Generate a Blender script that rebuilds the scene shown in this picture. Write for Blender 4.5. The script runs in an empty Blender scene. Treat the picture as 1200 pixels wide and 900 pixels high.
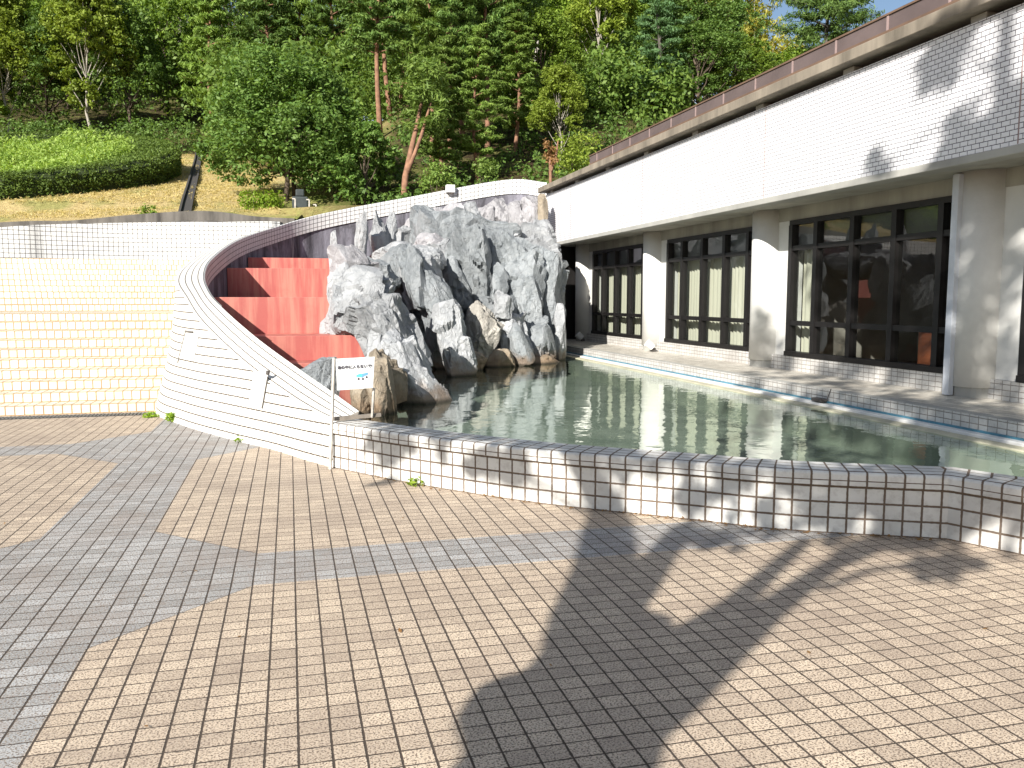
import bpy, math, random
import numpy as np
from mathutils import Vector, Matrix, noise

# ------------------------------------------------------------------ frame
# world X = across towards the building, world Y = along the building, Z up
FPX = 985.0; HC = 1.55
TH = math.atan(100 / FPX); YAW = math.radians(14.77)
SA, CA = math.sin(YAW), math.cos(YAW)
def ray(u, v):
    a = (u - 600) / FPX; b = (450 - v) / FPX
    f = math.cos(TH) + b * math.sin(TH); z = -math.sin(TH) + b * math.cos(TH)
    return Vector((a * CA + f * SA, -a * SA + f * CA, z)), f
def G(u, v, z=0.0):
    d, f = ray(u, v); k = (z - HC) / d.z
    return Vector((d.x * k, d.y * k, z))
def XP(u, v, p):
    d, f = ray(u, v); k = p / d.x
    return Vector((p, d.y * k, HC + d.z * k))
def D(u, v, f0):
    d, f = ray(u, v); k = f0 / f
    return Vector((d.x * k, d.y * k, HC + d.z * k))
def RF(r, f, z=0.0):                      # right / forward of the viewpoint -> world
    return Vector((r * CA + f * SA, -r * SA + f * CA, z))
def toRF(p): return (p.x * CA - p.y * SA, p.x * SA + p.y * CA)
def ss(a, b, x):
    t = min(1, max(0, (x - a) / (b - a))); return t * t * (3 - 2 * t)

SUN_AZ = math.radians(27.0) + YAW         # direction light travels, clockwise from +Y
SUN_EL = math.radians(29.0)
TOSUN = Vector((-math.sin(SUN_AZ) * math.cos(SUN_EL), -math.cos(SUN_AZ) * math.cos(SUN_EL), math.sin(SUN_EL)))

scene = bpy.context.scene
col = scene.collection
MATS = {}

# ------------------------------------------------------------------ node helper
class NT:
    def __init__(s, name):
        s.m = bpy.data.materials.new(name); s.m.use_nodes = True
        s.n = s.m.node_tree.nodes; s.l = s.m.node_tree.links; s.n.clear()
        s.out = s.n.new('ShaderNodeOutputMaterial')
    def node(s, t, **kw):
        x = s.n.new(t)
        for k, v in kw.items(): setattr(x, k, v)
        return x
    def put(s, sock, v):
        if isinstance(v, bpy.types.NodeSocket): s.l.new(v, sock)
        elif v is not None:
            if sock.type == 'RGBA' and len(v) == 3: v = (*v, 1)
            sock.default_value = v
    def math(s, op, a, b=None, c=None, clamp=False):
        x = s.node('ShaderNodeMath', operation=op, use_clamp=clamp)
        s.put(x.inputs[0], a)
        if b is not None: s.put(x.inputs[1], b)
        if c is not None: s.put(x.inputs[2], c)
        return x.outputs[0]
    def mix(s, f, a, b, mode='MIX'):
        x = s.node('ShaderNodeMix', data_type='RGBA', blend_type=mode)
        s.put(x.inputs[0], f); s.put(x.inputs[6], a); s.put(x.inputs[7], b)
        return x.outputs[2]
    def mapr(s, v, a, b, c=0.0, d=1.0):
        x = s.node('ShaderNodeMapRange', clamp=True)
        s.put(x.inputs[0], v)
        for i, q in enumerate((a, b, c, d)): x.inputs[i + 1].default_value = q
        return x.outputs[0]
    def noise(s, vec, scale, detail=3, rough=.55, dist=0.0):
        x = s.node('ShaderNodeTexNoise')
        if vec is not None: s.l.new(vec, x.inputs['Vector'])
        x.inputs['Scale'].default_value = scale; x.inputs['Detail'].default_value = detail
        x.inputs['Roughness'].default_value = rough; x.inputs['Distortion'].default_value = dist
        return x.outputs[0]
    def pos(s): return s.node('ShaderNodeNewGeometry').outputs['Position']
    def sep(s, v):
        x = s.node('ShaderNodeSeparateXYZ'); s.l.new(v, x.inputs[0]); return x.outputs
    def comb(s, a, b, c=0.0):
        x = s.node('ShaderNodeCombineXYZ'); s.put(x.inputs[0], a); s.put(x.inputs[1], b); s.put(x.inputs[2], c)
        return x.outputs[0]
    def scalevec(s, v, sc):
        x = s.node('ShaderNodeVectorMath', operation='MULTIPLY'); s.l.new(v, x.inputs[0]); x.inputs[1].default_value = sc
        return x.outputs[0]
    def bump(s, h, strength=.3, dist=.01, normal=None):
        x = s.node('ShaderNodeBump'); x.inputs['Strength'].default_value = strength; x.inputs['Distance'].default_value = dist
        s.l.new(h, x.inputs['Height'])
        if normal is not None: s.l.new(normal, x.inputs['Normal'])
        return x.outputs[0]
    def bsdf(s, color, rough=.7, normal=None, metal=0.0, spec=.4, **kw):
        x = s.node('ShaderNodeBsdfPrincipled')
        s.put(x.inputs['Base Color'], color); s.put(x.inputs['Roughness'], rough)
        s.put(x.inputs['Metallic'], metal); x.inputs['Specular IOR Level'].default_value = spec
        if normal is not None: s.l.new(normal, x.inputs['Normal'])
        for k, v in kw.items(): s.put(x.inputs[k], v)
        s.l.new(x.outputs[0], s.out.inputs[0]); return x
    def done(s, key): MATS[key] = s.m; return s.m

def plain(key, color, rough=.6, metal=0.0, var=.12, scale=6, bump=.15, spec=.4, streak=False):
    t = NT(key); p = t.pos()
    if streak: p = t.scalevec(p, (1, 1, .18))
    n = t.noise(p, scale, 5, .6); n2 = t.noise(t.pos(), scale * 9, 3)
    f = t.mapr(n, .3, .7, 1 - var, 1 + var * .6)
    c = t.mix(1.0, (*color, 1), t.comb(f, f, f), 'MULTIPLY')
    t.bsdf(c, rough, t.bump(n2, bump, .01), metal, spec)
    return t.done(key)

def tile(key, pa, pb, colr, mortar, wa=.010, wb=.010, bond=0.0, uv=False, oa=0.0, ob=0.0, var=.08, hue=None,
         speck=0.0, rough=.45, dirt=.12, mortar_a=None, depth=.006, paving=False, dirtcol=(.16, .13, .10)):
    t = NT(key); P = t.pos()
    if uv:
        x = t.node('ShaderNodeUVMap'); q = t.sep(x.outputs[0]); a, b = q[0], q[1]
    else:
        q = t.sep(P); g = t.node('ShaderNodeNewGeometry'); nn = t.sep(g.outputs['True Normal'])
        ax = t.math('GREATER_THAN', t.math('ABSOLUTE', nn[0]), .7)
        az = t.math('GREATER_THAN', t.math('ABSOLUTE', nn[2]), .7)
        a = t.math('ADD', t.math('MULTIPLY', q[0], t.math('SUBTRACT', 1.0, ax)), t.math('MULTIPLY', q[1], ax))
        b = t.math('ADD', t.math('MULTIPLY', q[2], t.math('SUBTRACT', 1.0, az)), t.math('MULTIPLY', q[1], az))
    b = t.math('DIVIDE', t.math('SUBTRACT', b, ob), pb)
    ib = t.math('FLOOR', b)
    a = t.math('DIVIDE', t.math('SUBTRACT', a, oa), pa)
    if bond:
        a = t.math('ADD', a, t.math('MULTIPLY', t.math('FLOORED_MODULO', ib, 2.0), bond))
    ia = t.math('FLOOR', a)
    da = t.math('MULTIPLY', t.math('SUBTRACT', .5, t.math('ABSOLUTE', t.math('SUBTRACT', t.math('SUBTRACT', a, ia), .5))), pa)
    db = t.math('MULTIPLY', t.math('SUBTRACT', .5, t.math('ABSOLUTE', t.math('SUBTRACT', t.math('SUBTRACT', b, ib), .5))), pb)
    wob = t.noise(P, 40, 2)
    da = t.math('ADD', da, t.mapr(wob, .3, .7, -.0012, .0012)); db = t.math('ADD', db, t.mapr(wob, .3, .7, .0012, -.0012))
    ja = t.mapr(da, wa / 2 - .001, wa / 2 + .0016, 1, 0); jb = t.mapr(db, wb / 2 - .001, wb / 2 + .0016, 1, 0)
    j = t.math('MAXIMUM', ja, jb)
    wn = t.node('ShaderNodeTexWhiteNoise'); t.l.new(t.comb(ia, ib, 3.7), wn.inputs[0])
    rnd = wn.outputs[0]
    f = t.mapr(rnd, 0, 1, 1 - var, 1 + var)
    base = colr
    if paving:      # grey bands laid in the tan field, as a pattern in the paving itself
        q2 = t.sep(P); X, Y = q2[0], q2[1]
        x1 = t.math('SUBTRACT', t.math('ABSOLUTE', t.math('ADD', X, 1.26)), .345)     # <0 inside the long band
        yy = t.math('SUBTRACT', t.math('ABSOLUTE', t.math('SUBTRACT', t.math('FLOORED_MODULO', t.math('SUBTRACT', Y, 2.66), 4.57), 2.285)), .295)
        bev = t.math('SUBTRACT', t.math('ADD', x1, yy), .69)
        m = t.math('MINIMUM', t.math('MINIMUM', x1, yy), bev)
        m = t.math('LESS_THAN', m, 0.0)
        edge = t.math('MULTIPLY', t.math('LESS_THAN', t.math('ABSOLUTE', bev), .0035), t.math('MULTIPLY', t.math('GREATER_THAN', x1, 0.0), t.math('GREATER_THAN', yy, 0.0)))
        g2 = t.mix(rnd, (.30, .305, .305, 1), (.41, .415, .415, 1))
        tan = t.mix(t.mapr(rnd, 0, 1), colr[0], colr[1])
        base = t.mix(m, tan, g2)
    elif isinstance(colr[0], tuple):
        base = t.mix(t.mapr(rnd, .2, 1), colr[0], colr[1])
    c = t.mix(1.0, base if not isinstance(base, tuple) else (*base, 1), t.comb(f, f, f), 'MULTIPLY')
    if speck:
        s1 = t.noise(P, 120, 3, .6); sp = t.mapr(s1, .50, .575, 0, speck)
        c = t.mix(sp, c, (.13, .095, .072, 1))
        s2 = t.mapr(t.noise(P, 160, 1), .60, .66, 0, speck * .6); c = t.mix(s2, c, (.62, .56, .47, 1))
    big = t.noise(P, 1.3, 5, .65); d = t.mapr(big, .45, .75, 0, dirt)
    c = t.mix(d, c, (*dirtcol, 1))
    fine = t.mapr(t.noise(P, 14, 4, .7), .5, .8, 0, dirt * 1.2); c = t.mix(fine, c, (*dirtcol, 1))
    c = t.mix(jb, c, (*mortar, 1)); c = t.mix(ja, c, (*(mortar_a or mortar), 1))
    if paving: c = t.mix(edge, c, (.07, .055, .045, 1))
    h = t.math('ADD', t.math('SUBTRACT', 1.0, j), t.math('MULTIPLY', t.noise(P, 120, 2), .10))
    r = t.mapr(j, 0, 1, rough, .9)
    t.bsdf(c, r, t.bump(h, .55, depth), 0, .4)
    return t.done(key)

# ------------------------------------------------------------------ materials
tile('paving', .1125, .0975, ((.49, .395, .30, 1), (.60, .49, .37, 1)), (.060, .045, .034), .0078, .0060, oa=-.12, ob=.03,
     var=.06, speck=.95, rough=.6, dirt=.5, paving=True, depth=.008, dirtcol=(.24, .185, .15))  # dark mortar colour also carries the shade in the deep grooves
tile('step_tile', .115, .130, ((.66, .61, .50, 1), (.74, .69, .58, 1)), (.30, .20, .11), .016, .022, oa=0, ob=.0, var=.1, rough=.5, dirt=.25, dirtcol=(.4, .25, .12))
tile('landing_tile', .115, .125, ((.62, .52, .36, 1), (.70, .60, .44, 1)), (.38, .22, .10), .010, .010, var=.1, rough=.5, dirt=.2, dirtcol=(.4, .25, .12))
tile('grid_tile', .115, .110, (.62, .625, .62), (.09, .085, .085), .012, .012, uv=True, var=.04, dirt=.12)
tile('curve_tile', .115, .1, (.60, .595, .575), (.06, .045, .03), .007, .013, uv=True, var=.05, dirt=.12, mortar_a=(.42, .38, .33), dirtcol=(.42, .36, .28))
tile('pool_tile', .115, .105, (.62, .62, .60), (.135, .10, .075), .013, .013, uv=True, var=.07, dirt=.45, dirtcol=(.25, .22, .2))
tile('terrace_face', .105, .06, (.54, .53, .51), (.24, .22, .20), .008, .008, var=.1, dirt=.35)
tile('terrace_tile', .105, .105, ((.52, .49, .43, 1), (.62, .59, .52, 1)), (.24, .21, .18), .007, .007, var=.10, dirt=.35)
tile('fascia_tile', .100, .050, (.76, .76, .79), (.10, .092, .11), .006, .0065, bond=.5, var=.035, dirt=.05, rough=.3, dirtcol=(.4, .38, .36))
plain('concrete', (.36, .355, .33), .85, var=.22, scale=1.6, bump=.25, streak=True)
plain('soffit_concrete', (.36, .345, .30), .9, var=.30, scale=2.2, streak=True)
plain('dirty_concrete', (.22, .19, .15), .9, var=.45, scale=3.0, streak=True)
plain('kerb_concrete', (.12, .11, .098), .95, var=.6, scale=3.5, bump=.5, streak=True)
plain('column_paint', (.62, .615, .59), .75, var=.10, scale=2.5, bump=.2)
plain('frame_black', (.010, .009, .009), .45, var=.2, scale=8)
plain('fascia_metal', (.125, .095, .092), .55, var=.22, scale=1.5)
plain('fascia_trim', (.15, .095, .065), .6, var=.25, scale=3)
plain('seam_metal', (.30, .22, .21), .5, var=.1)
plain('joint_dark', (.045, .042, .04), .9)
plain('white_paint', (.64, .64, .63), .5, var=.06)
plain('ledge_ochre', (.46, .44, .33), .6, var=.25, scale=3)
plain('patch_render', (.595, .59, .57), .6, var=.05)
plain('pipe_paint', (.52, .55, .60), .45, var=.10)
plain('blue_paint', (.07, .21, .29), .5, var=.35, scale=5)
plain('room_wall', (.30, .28, .25), .9)
plain('room_floor', (.20, .12, .07), .4)
plain('blind_grey', (.16, .16, .155), .9, var=.06)
plain('box_wood', (.42, .13, .06), .5, var=.2)
plain('hedge_core', (.03, .045, .012), .95, var=.4, scale=5)
plain('timber', (.23, .20, .17), .85, var=.35, scale=9, streak=True)
plain('post_metal', (.46, .43, .39), .6, var=.35, scale=12)
plain('board_white', (.60, .62, .63), .4, var=.03)
plain('ink', (.05, .045, .06), .6)
plain('ink_faint', (.58, .66, .66), .6)
plain('cyan_paint', (.09, .50, .62), .5, var=.2)
plain('sky_blue_paint', (.12, .30, .62), .5, var=.2)
plain('bark', (.10, .075, .055), .95, var=.5, scale=6, bump=.8)
plain('bark_pale', (.34, .31, .27), .95, var=.35, scale=6, bump=.6)
plain('bark_pine', (.25, .135, .085), .95, var=.45, scale=5, bump=.6)
plain('bark_dark', (.09, .08, .07), .95, var=.4, scale=5, bump=.6)  # even dark grey-brown for conifer trunks and the shed wall
plain('shaded_stone', (.04, .05, .052), .7, var=.3)  # marker stone darkened to stand for the shade under the round tree
plain('tarp', (.45, .55, .72), .6)
plain('soil', (.22, .09, .05), .95, var=.5, scale=2, bump=.8)
plain('iron', (.10, .09, .085), .7, .3)
plain('grate', (.20, .20, .19), .6, .3)

def red_mat():
    t = NT('red_concrete'); P = t.pos()
    st = t.noise(t.scalevec(P, (9, 9, .7)), 1.0, 4, .6); n = t.noise(P, 3, 4)
    c = t.mix(t.mapr(st, .42, .64, 0, .8), (.36, .095, .082, 1), (.47, .20, .15, 1))
    c = t.mix(t.mapr(n, .55, .8, 0, .35), c, (.25, .055, .05, 1))
    t.bsdf(c, .6, t.bump(t.noise(P, 60, 3), .2, .01)); t.done('red_concrete')
red_mat()
def inner_mat():
    t = NT('stained_concrete'); P = t.pos()
    st = t.noise(t.scalevec(P, (2.6, 2.6, .35)), 1.0, 6, .7, .6); n = t.noise(P, 2.1, 6, .7)
    c = t.mix(t.mapr(st, .36, .66), (.05, .048, .058, 1), (.26, .255, .30, 1))
    c = t.mix(t.mapr(n, .52, .66, 0, .75), c, (.045, .042, .045, 1))
    w = t.noise(t.scalevec(P, (7, 7, .25)), 1.0, 3, .6, .3)
    c = t.mix(t.mapr(w, .66, .72, 0, .7), c, (.62, .62, .62, 1))
    t.bsdf(c, .85, t.bump(t.noise(P, 12, 6, .7), .5, .03)); t.done('stained_concrete')
inner_mat()
def rock_mat(key, c1, c2, c3):
    t = NT(key); P = t.pos(); q = t.sep(P)
    tc = t.node('ShaderNodeTexCoord').outputs['Object']
    n = t.noise(t.scalevec(tc, (1, 1, .5)), 2.2, 8, .68, .8); m = t.noise(tc, 9, 6, .7)
    c = t.mix(t.mapr(n, .34, .62), (*c1, 1), (*c2, 1))
    c = t.mix(t.mapr(m, .5, .8, 0, .45), c, (*c3, 1))
    v = t.node('ShaderNodeTexVoronoi', feature='DISTANCE_TO_EDGE'); v.inputs['Scale'].default_value = 2.6
    wv = t.node('ShaderNodeVectorMath', operation='ADD'); t.l.new(tc, wv.inputs[0])
    nz = t.node('ShaderNodeTexNoise'); nz.inputs['Scale'].default_value = 2.5; t.l.new(tc, nz.inputs['Vector'])
    t.l.new(nz.outputs['Color'], wv.inputs[1]); t.l.new(wv.outputs[0], v.inputs['Vector'])
    crack = t.mapr(v.outputs['Distance'], 0, .018, 1, 0)
    c = t.mix(t.math('MULTIPLY', crack, .12), c, (.07, .065, .06, 1))
    oi = t.node('ShaderNodeObjectInfo').outputs['Random']
    ff = t.mapr(oi, 0, 1, .82, 1.15); c = t.mix(1.0, c, t.comb(ff, ff, ff), 'MULTIPLY')
    wet = t.math('ADD', q[2], t.mapr(t.noise(P, 5, 4), .3, .7, -.12, .12))
    wm = t.mapr(wet, .38, .60, 1, 0); c = t.mix(t.math('MULTIPLY', wm, .75), c, (.20, .13, .075, 1))
    wl = t.mapr(q[2], .325, .37, 1, 0); c = t.mix(t.math('MULTIPLY', wl, .85), c, (.035, .03, .02, 1))
    h = t.math('ADD', t.noise(tc, 14, 9, .72), t.math('MULTIPLY', t.noise(t.scalevec(tc, (3, 3, .8)), 6, 6, .7), .8))
    h = t.math('SUBTRACT', h, t.math('MULTIPLY', crack, .25))
    t.bsdf(c, .82, t.bump(h, .85, .05)); t.done(key)
rock_mat('rock_grey', (.16, .178, .19), (.29, .31, .325), (.42, .43, .43))  # darker tone partly stands for the grazing sun on the right-hand faces
rock_mat('rock_pale', (.25, .262, .275), (.40, .412, .425), (.53, .53, .52))
rock_mat('rock_violet', (.24, .232, .245), (.39, .385, .40), (.52, .515, .51))
rock_mat('rock_brown', (.20, .165, .12), (.37, .315, .24), (.30, .28, .25))
rock_mat('rock_beige', (.26, .245, .22), (.42, .40, .36), (.50, .48, .44))

def leaf_mat(key, c1, c2, trans=.35, rough=.55):
    t = NT(key); g = t.node('ShaderNodeNewGeometry'); oi = t.node('ShaderNodeObjectInfo')
    c = t.mix(g.outputs['Random Per Island'], (*c1, 1), (*c2, 1))
    f = t.mapr(oi.outputs['Random'], 0, 1, .78, 1.22); c = t.mix(1.0, c, t.comb(f, f, t.math('MULTIPLY', f, .9)), 'MULTIPLY')
    b = t.bsdf(c, rough, spec=.25)
    tr = t.node('ShaderNodeBsdfTranslucent')
    t.l.new(t.mix(1.0, c, (1.25, 1.25, .55, 1), 'MULTIPLY'), tr.inputs[0])
    ms = t.node('ShaderNodeMixShader'); ms.inputs[0].default_value = trans
    t.l.new(b.outputs[0], ms.inputs[1]); t.l.new(tr.outputs[0], ms.inputs[2]); t.l.new(ms.outputs[0], t.out.inputs[0])
    t.done(key)
leaf_mat('leaf_mid', (0.12, 0.2, 0.028), (0.23, 0.33, 0.05))
leaf_mat('leaf_light', (0.18, 0.26, 0.032), (0.32, 0.4, 0.07))
leaf_mat('leaf_dark', (0.07, 0.135, 0.03), (0.14, 0.22, 0.055))
leaf_mat('leaf_round', (.09, .18, .04), (.20, .31, .08))
leaf_mat('leaf_pine', (0.08, 0.155, 0.04), (0.17, 0.26, 0.07), .25)
leaf_mat('leaf_pine_light', (0.13, 0.22, 0.045), (0.24, 0.34, 0.08), .3)
leaf_mat('leaf_bamboo', (0.28, 0.29, 0.05), (0.42, 0.38, 0.09), .4)
leaf_mat('leaf_blue', (0.08, 0.16, 0.075), (0.16, 0.27, 0.13), .3)
leaf_mat('leaf_wood', (.075, .14, .03), (.17, .25, .055))
leaf_mat('leaf_hedge', (.065, .11, .022), (.125, .18, .038), .25)
leaf_mat('leaf_bed', (.19, .30, .06), (.34, .44, .13), .4)
leaf_mat('leaf_weed', (.18, .30, .03), (.28, .38, .05), .4)
leaf_mat('leaf_dry', (.24, .13, .06), (.34, .20, .09), .3)
leaf_mat('grass_dry', (.40, .32, .14), (.56, .46, .23), .3)

def grass_mat():
    t = NT('hill_grass'); P = t.pos()
    r = t.math('SUBTRACT', t.math('MULTIPLY', t.sep(P)[0], CA), t.math('MULTIPLY', t.sep(P)[1], SA))
    f = t.math('ADD', t.math('MULTIPLY', t.sep(P)[0], SA), t.math('MULTIPLY', t.sep(P)[1], CA))
    n = t.noise(P, .45, 5, .6); m = t.noise(P, 6, 6, .7); k = t.noise(P, 1.5, 5, .65)
    c = t.mix(t.mapr(m, .3, .7), (.36, .27, .12, 1), (.56, .45, .22, 1))
    gr = t.mix(m, (.10, .15, .03, 1), (.22, .27, .06, 1))
    right = t.mapr(r, -9.8, -8.6, 0, .45)
    gm = t.math('ADD', t.mapr(n, .50, .62, 0, .55), t.math('MULTIPLY', right, t.mapr(k, .35, .6)), clamp=True)
    c = t.mix(gm, c, gr)
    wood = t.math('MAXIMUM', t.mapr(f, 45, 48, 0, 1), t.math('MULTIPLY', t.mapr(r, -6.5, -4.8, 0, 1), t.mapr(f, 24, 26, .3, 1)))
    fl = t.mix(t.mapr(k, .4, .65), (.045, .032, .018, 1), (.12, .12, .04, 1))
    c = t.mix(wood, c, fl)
    t.bsdf(c, .95, t.bump(t.noise(P, 9, 8, .75), .9, .12), spec=.1); t.done('hill_grass')
grass_mat()
def water_mat():
    t = NT('water'); P = t.pos()
    sp = t.scalevec(P, (1, 1, 1))
    h = t.math('ADD', t.noise(sp, 2.6, 3, .5), t.math('MULTIPLY', t.noise(sp, 9, 2, .5), .22))
    nrm = t.bump(h, .12, .05)
    gl = t.node('ShaderNodeBsdfGlossy'); gl.inputs['Roughness'].default_value = .015; t.l.new(nrm, gl.inputs['Normal'])
    gl.inputs['Color'].default_value = (.96, 1, .97, 1)
    tr = t.node('ShaderNodeBsdfTransparent'); tr.inputs[0].default_value = (.66, .74, .70, 1)
    fr = t.node('ShaderNodeLayerWeight'); fr.inputs['Blend'].default_value = .5; t.l.new(nrm, fr.inputs['Normal'])
    f = t.math('ADD', t.math('MULTIPLY', t.math('POWER', fr.outputs['Facing'], 4.3), .95), .06, clamp=True)
    ms = t.node('ShaderNodeMixShader'); t.l.new(f, ms.inputs[0]); t.l.new(tr.outputs[0], ms.inputs[1]); t.l.new(gl.outputs[0], ms.inputs[2])
    t.l.new(ms.outputs[0], t.out.inputs[0]); t.done('water')
water_mat()
def bed_mat():
    t = NT('pool_bed'); P = t.pos(); n = t.noise(P, 1.6, 5, .6)
    c = t.mix(t.mapr(n, .35, .65), (.36, .385, .33, 1), (.54, .545, .47, 1))
    t.bsdf(c, .9); t.done('pool_bed')
bed_mat()
def glass_mat():
    t = NT('glass')
    gl = t.node('ShaderNodeBsdfGlossy'); gl.inputs['Roughness'].default_value = .004
    tr = t.node('ShaderNodeBsdfTransparent'); tr.inputs[0].default_value = (.80, .83, .81, 1)
    fr = t.node('ShaderNodeLayerWeight'); fr.inputs['Blend'].default_value = .5
    ms = t.node('ShaderNodeMixShader'); t.l.new(t.math('ADD', t.math('MULTIPLY', t.math('POWER', fr.outputs['Facing'], 4.5), .9), .08, clamp=True), ms.inputs[0])
    t.l.new(tr.outputs[0], ms.inputs[1]); t.l.new(gl.outputs[0], ms.inputs[2]); t.l.new(ms.outputs[0], t.out.inputs[0]); t.done('glass')
glass_mat()
def curtain_mat():
    t = NT('curtain'); d = t.node('ShaderNodeBsdfDiffuse'); d.inputs[0].default_value = (.68, .66, .55, 1)
    tr = t.node('ShaderNodeBsdfTranslucent'); tr.inputs[0].default_value = (.5, .46, .3, 1)
    ms = t.node('ShaderNodeMixShader'); ms.inputs[0].default_value = .25
    t.l.new(d.outputs[0], ms.inputs[1]); t.l.new(tr.outputs[0], ms.inputs[2]); t.l.new(ms.outputs[0], t.out.inputs[0]); t.done('curtain')
curtain_mat()

# ------------------------------------------------------------------ mesh builder
class MB:
    def __init__(s): s.v = []; s.f = []; s.uv = {}
    def add(s, vs, fs, uvs=None):
        o = len(s.v); s.v += [tuple(v) for v in vs]
        for i, f in enumerate(fs):
            s.f.append(tuple(o + k for k in f))
            if uvs: s.uv[len(s.f) - 1] = uvs[i]
    def box(s, a, b, M=None):
        x0, y0, z0 = (min(a[i], b[i]) for i in range(3)); x1, y1, z1 = (max(a[i], b[i]) for i in range(3))
        vs = [Vector(p) for p in ((x0,y0,z0),(x1,y0,z0),(x1,y1,z0),(x0,y1,z0),(x0,y0,z1),(x1,y0,z1),(x1,y1,z1),(x0,y1,z1))]
        if M is not None: vs = [M @ v for v in vs]
        s.add(vs, [(0,3,2,1),(4,5,6,7),(0,1,5,4),(1,2,6,5),(2,3,7,6),(3,0,4,7)])
    def tube(s, pts, rad, sides=8, cap=True):
        pts = [Vector(p) for p in pts]; n = len(pts)
        if not hasattr(rad, '__len__'): rad = [rad] * n
        rings = []; up = None
        for i in range(n):
            d = (pts[min(i + 1, n - 1)] - pts[max(i - 1, 0)]).normalized()
            if up is None: up = d.orthogonal().normalized()
            up = (up - d * up.dot(d)).normalized(); w = d.cross(up)
            rings.append([pts[i] + (up * math.cos(k * 2 * math.pi / sides) + w * math.sin(k * 2 * math.pi / sides)) * rad[i] for k in range(sides)])
        vs = [p for r in rings for p in r]
        fs = [(i * sides + k, i * sides + (k + 1) % sides, (i + 1) * sides + (k + 1) % sides, (i + 1) * sides + k) for i in range(n - 1) for k in range(sides)]
        if cap: fs += [tuple(range(sides - 1, -1, -1)), tuple((n - 1) * sides + k for k in range(sides))]
        s.add(vs, fs)
    def prism(s, poly, z0, z1):
        n = len(poly); vs = [(p[0], p[1], z0) for p in poly] + [(p[0], p[1], z1) for p in poly]
        s.add(vs, [tuple(range(n - 1, -1, -1)), tuple(range(n, 2 * n))] + [(i, (i + 1) % n, n + (i + 1) % n, n + i) for i in range(n)])
    def sheet(s, rows, uvrows=None):
        n = len(rows[0]); vs = [p for r in rows for p in r]; fs = []; uvs = []
        for i in range(len(rows) - 1):
            for k in range(n - 1):
                fs.append((i * n + k, i * n + k + 1, (i + 1) * n + k + 1, (i + 1) * n + k))
                if uvrows: uvs.append((uvrows[i][k], uvrows[i][k + 1], uvrows[i + 1][k + 1], uvrows[i + 1][k]))
        s.add(vs, fs, uvs if uvrows else None)
    def build(s, name, mat, parent=None, smooth=False, bevel=0):
        me = bpy.data.meshes.new(name); me.from_pydata(s.v, [], s.f)
        if s.uv:
            l = me.uv_layers.new(name='UVMap')
            for fi, uu in s.uv.items():
                for k, li in enumerate(me.polygons[fi].loop_indices): l.data[li].uv = uu[k]
        me.materials.append(MATS[mat]); me.update()
        if smooth: me.polygons.foreach_set('use_smooth', [True] * len(me.polygons))
        o = bpy.data.objects.new(name, me); col.objects.link(o)
        if parent is not None: o.parent = parent; o.matrix_parent_inverse = parent.matrix_world.inverted() if False else Matrix.Translation(-parent.location)
        if bevel:
            m = o.modifiers.new('bevel', 'BEVEL'); m.width = bevel; m.segments = 2; m.limit_method = 'ANGLE'
        return o
def tag(o, label=None, cat=None, group=None, kind=None):
    if label: o['label'] = label
    if cat: o['category'] = cat
    if group: o['group'] = group
    if kind: o['kind'] = kind
    return o
def empty(name, loc, label, cat, group=None):
    o = bpy.data.objects.new(name, None); col.objects.link(o); o.location = loc; o.empty_display_size = .2
    return tag(o, label, cat, group)
def struct(o): o['kind'] = 'structure'; return o
def children(o): return [c for c in bpy.data.objects if c.parent == o]
def copy_tree(src, kids, loc, rz, sc, label):
    c = src.copy(); col.objects.link(c); c.location = loc; c.rotation_euler = (0, 0, rz); c.scale = sc; c['label'] = label
    for k in kids:
        d = k.copy(); col.objects.link(d); d.parent = c
    return c
def mesh_np(name, verts, quads, mat, parent=None, local=False):
    me = bpy.data.meshes.new(name); nv, nf = len(verts), len(quads)
    me.vertices.add(nv); me.vertices.foreach_set('co', verts.astype(np.float32).ravel())
    me.loops.add(nf * 4); me.loops.foreach_set('vertex_index', quads.astype(np.int32).ravel())
    me.polygons.add(nf); me.polygons.foreach_set('loop_start', np.arange(nf, dtype=np.int32) * 4)
    me.update(calc_edges=True); me.materials.append(MATS[mat])
    o = bpy.data.objects.new(name, me); col.objects.link(o)
    if parent is not None:
        o.parent = parent
        if not local: o.matrix_parent_inverse = Matrix.Translation(-parent.location)
    return o
def leaves(cl, rng, size=.15, aspect=1.9, up=.5, outw=.7, droop=0.0):
    """cl: list of (cx,cy,cz,r,flat,n) leaf clumps -> verts, quads"""
    V = []
    for cx, cy, cz, r, flat, n in cl:
        d = rng.normal(size=(n, 3)); d /= np.linalg.norm(d, axis=1)[:, None]
        rr = r * rng.random(n) ** .45
        p = d * rr[:, None]; p[:, 2] *= flat; p += (cx, cy, cz)
        nn = d * outw + rng.normal(size=(n, 3)) * .55; nn[:, 2] += up
        nn /= np.linalg.norm(nn, axis=1)[:, None]
        t = rng.normal(size=(n, 3)); t[:, 2] -= droop; t -= nn * (t * nn).sum(1)[:, None]; t /= np.linalg.norm(t, axis=1)[:, None]
        b = np.cross(nn, t); s = size * (.6 + .8 * rng.random(n))[:, None]; w = s / aspect
        V.append(np.stack([p - t * s * .5, p + b * w * .5 - t * s * .05, p + t * s * .5, p - b * w * .5 - t * s * .05], 1))
    V = np.concatenate(V).reshape(-1, 3); Q = np.arange(len(V)).reshape(-1, 4)
    return V, Q
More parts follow.
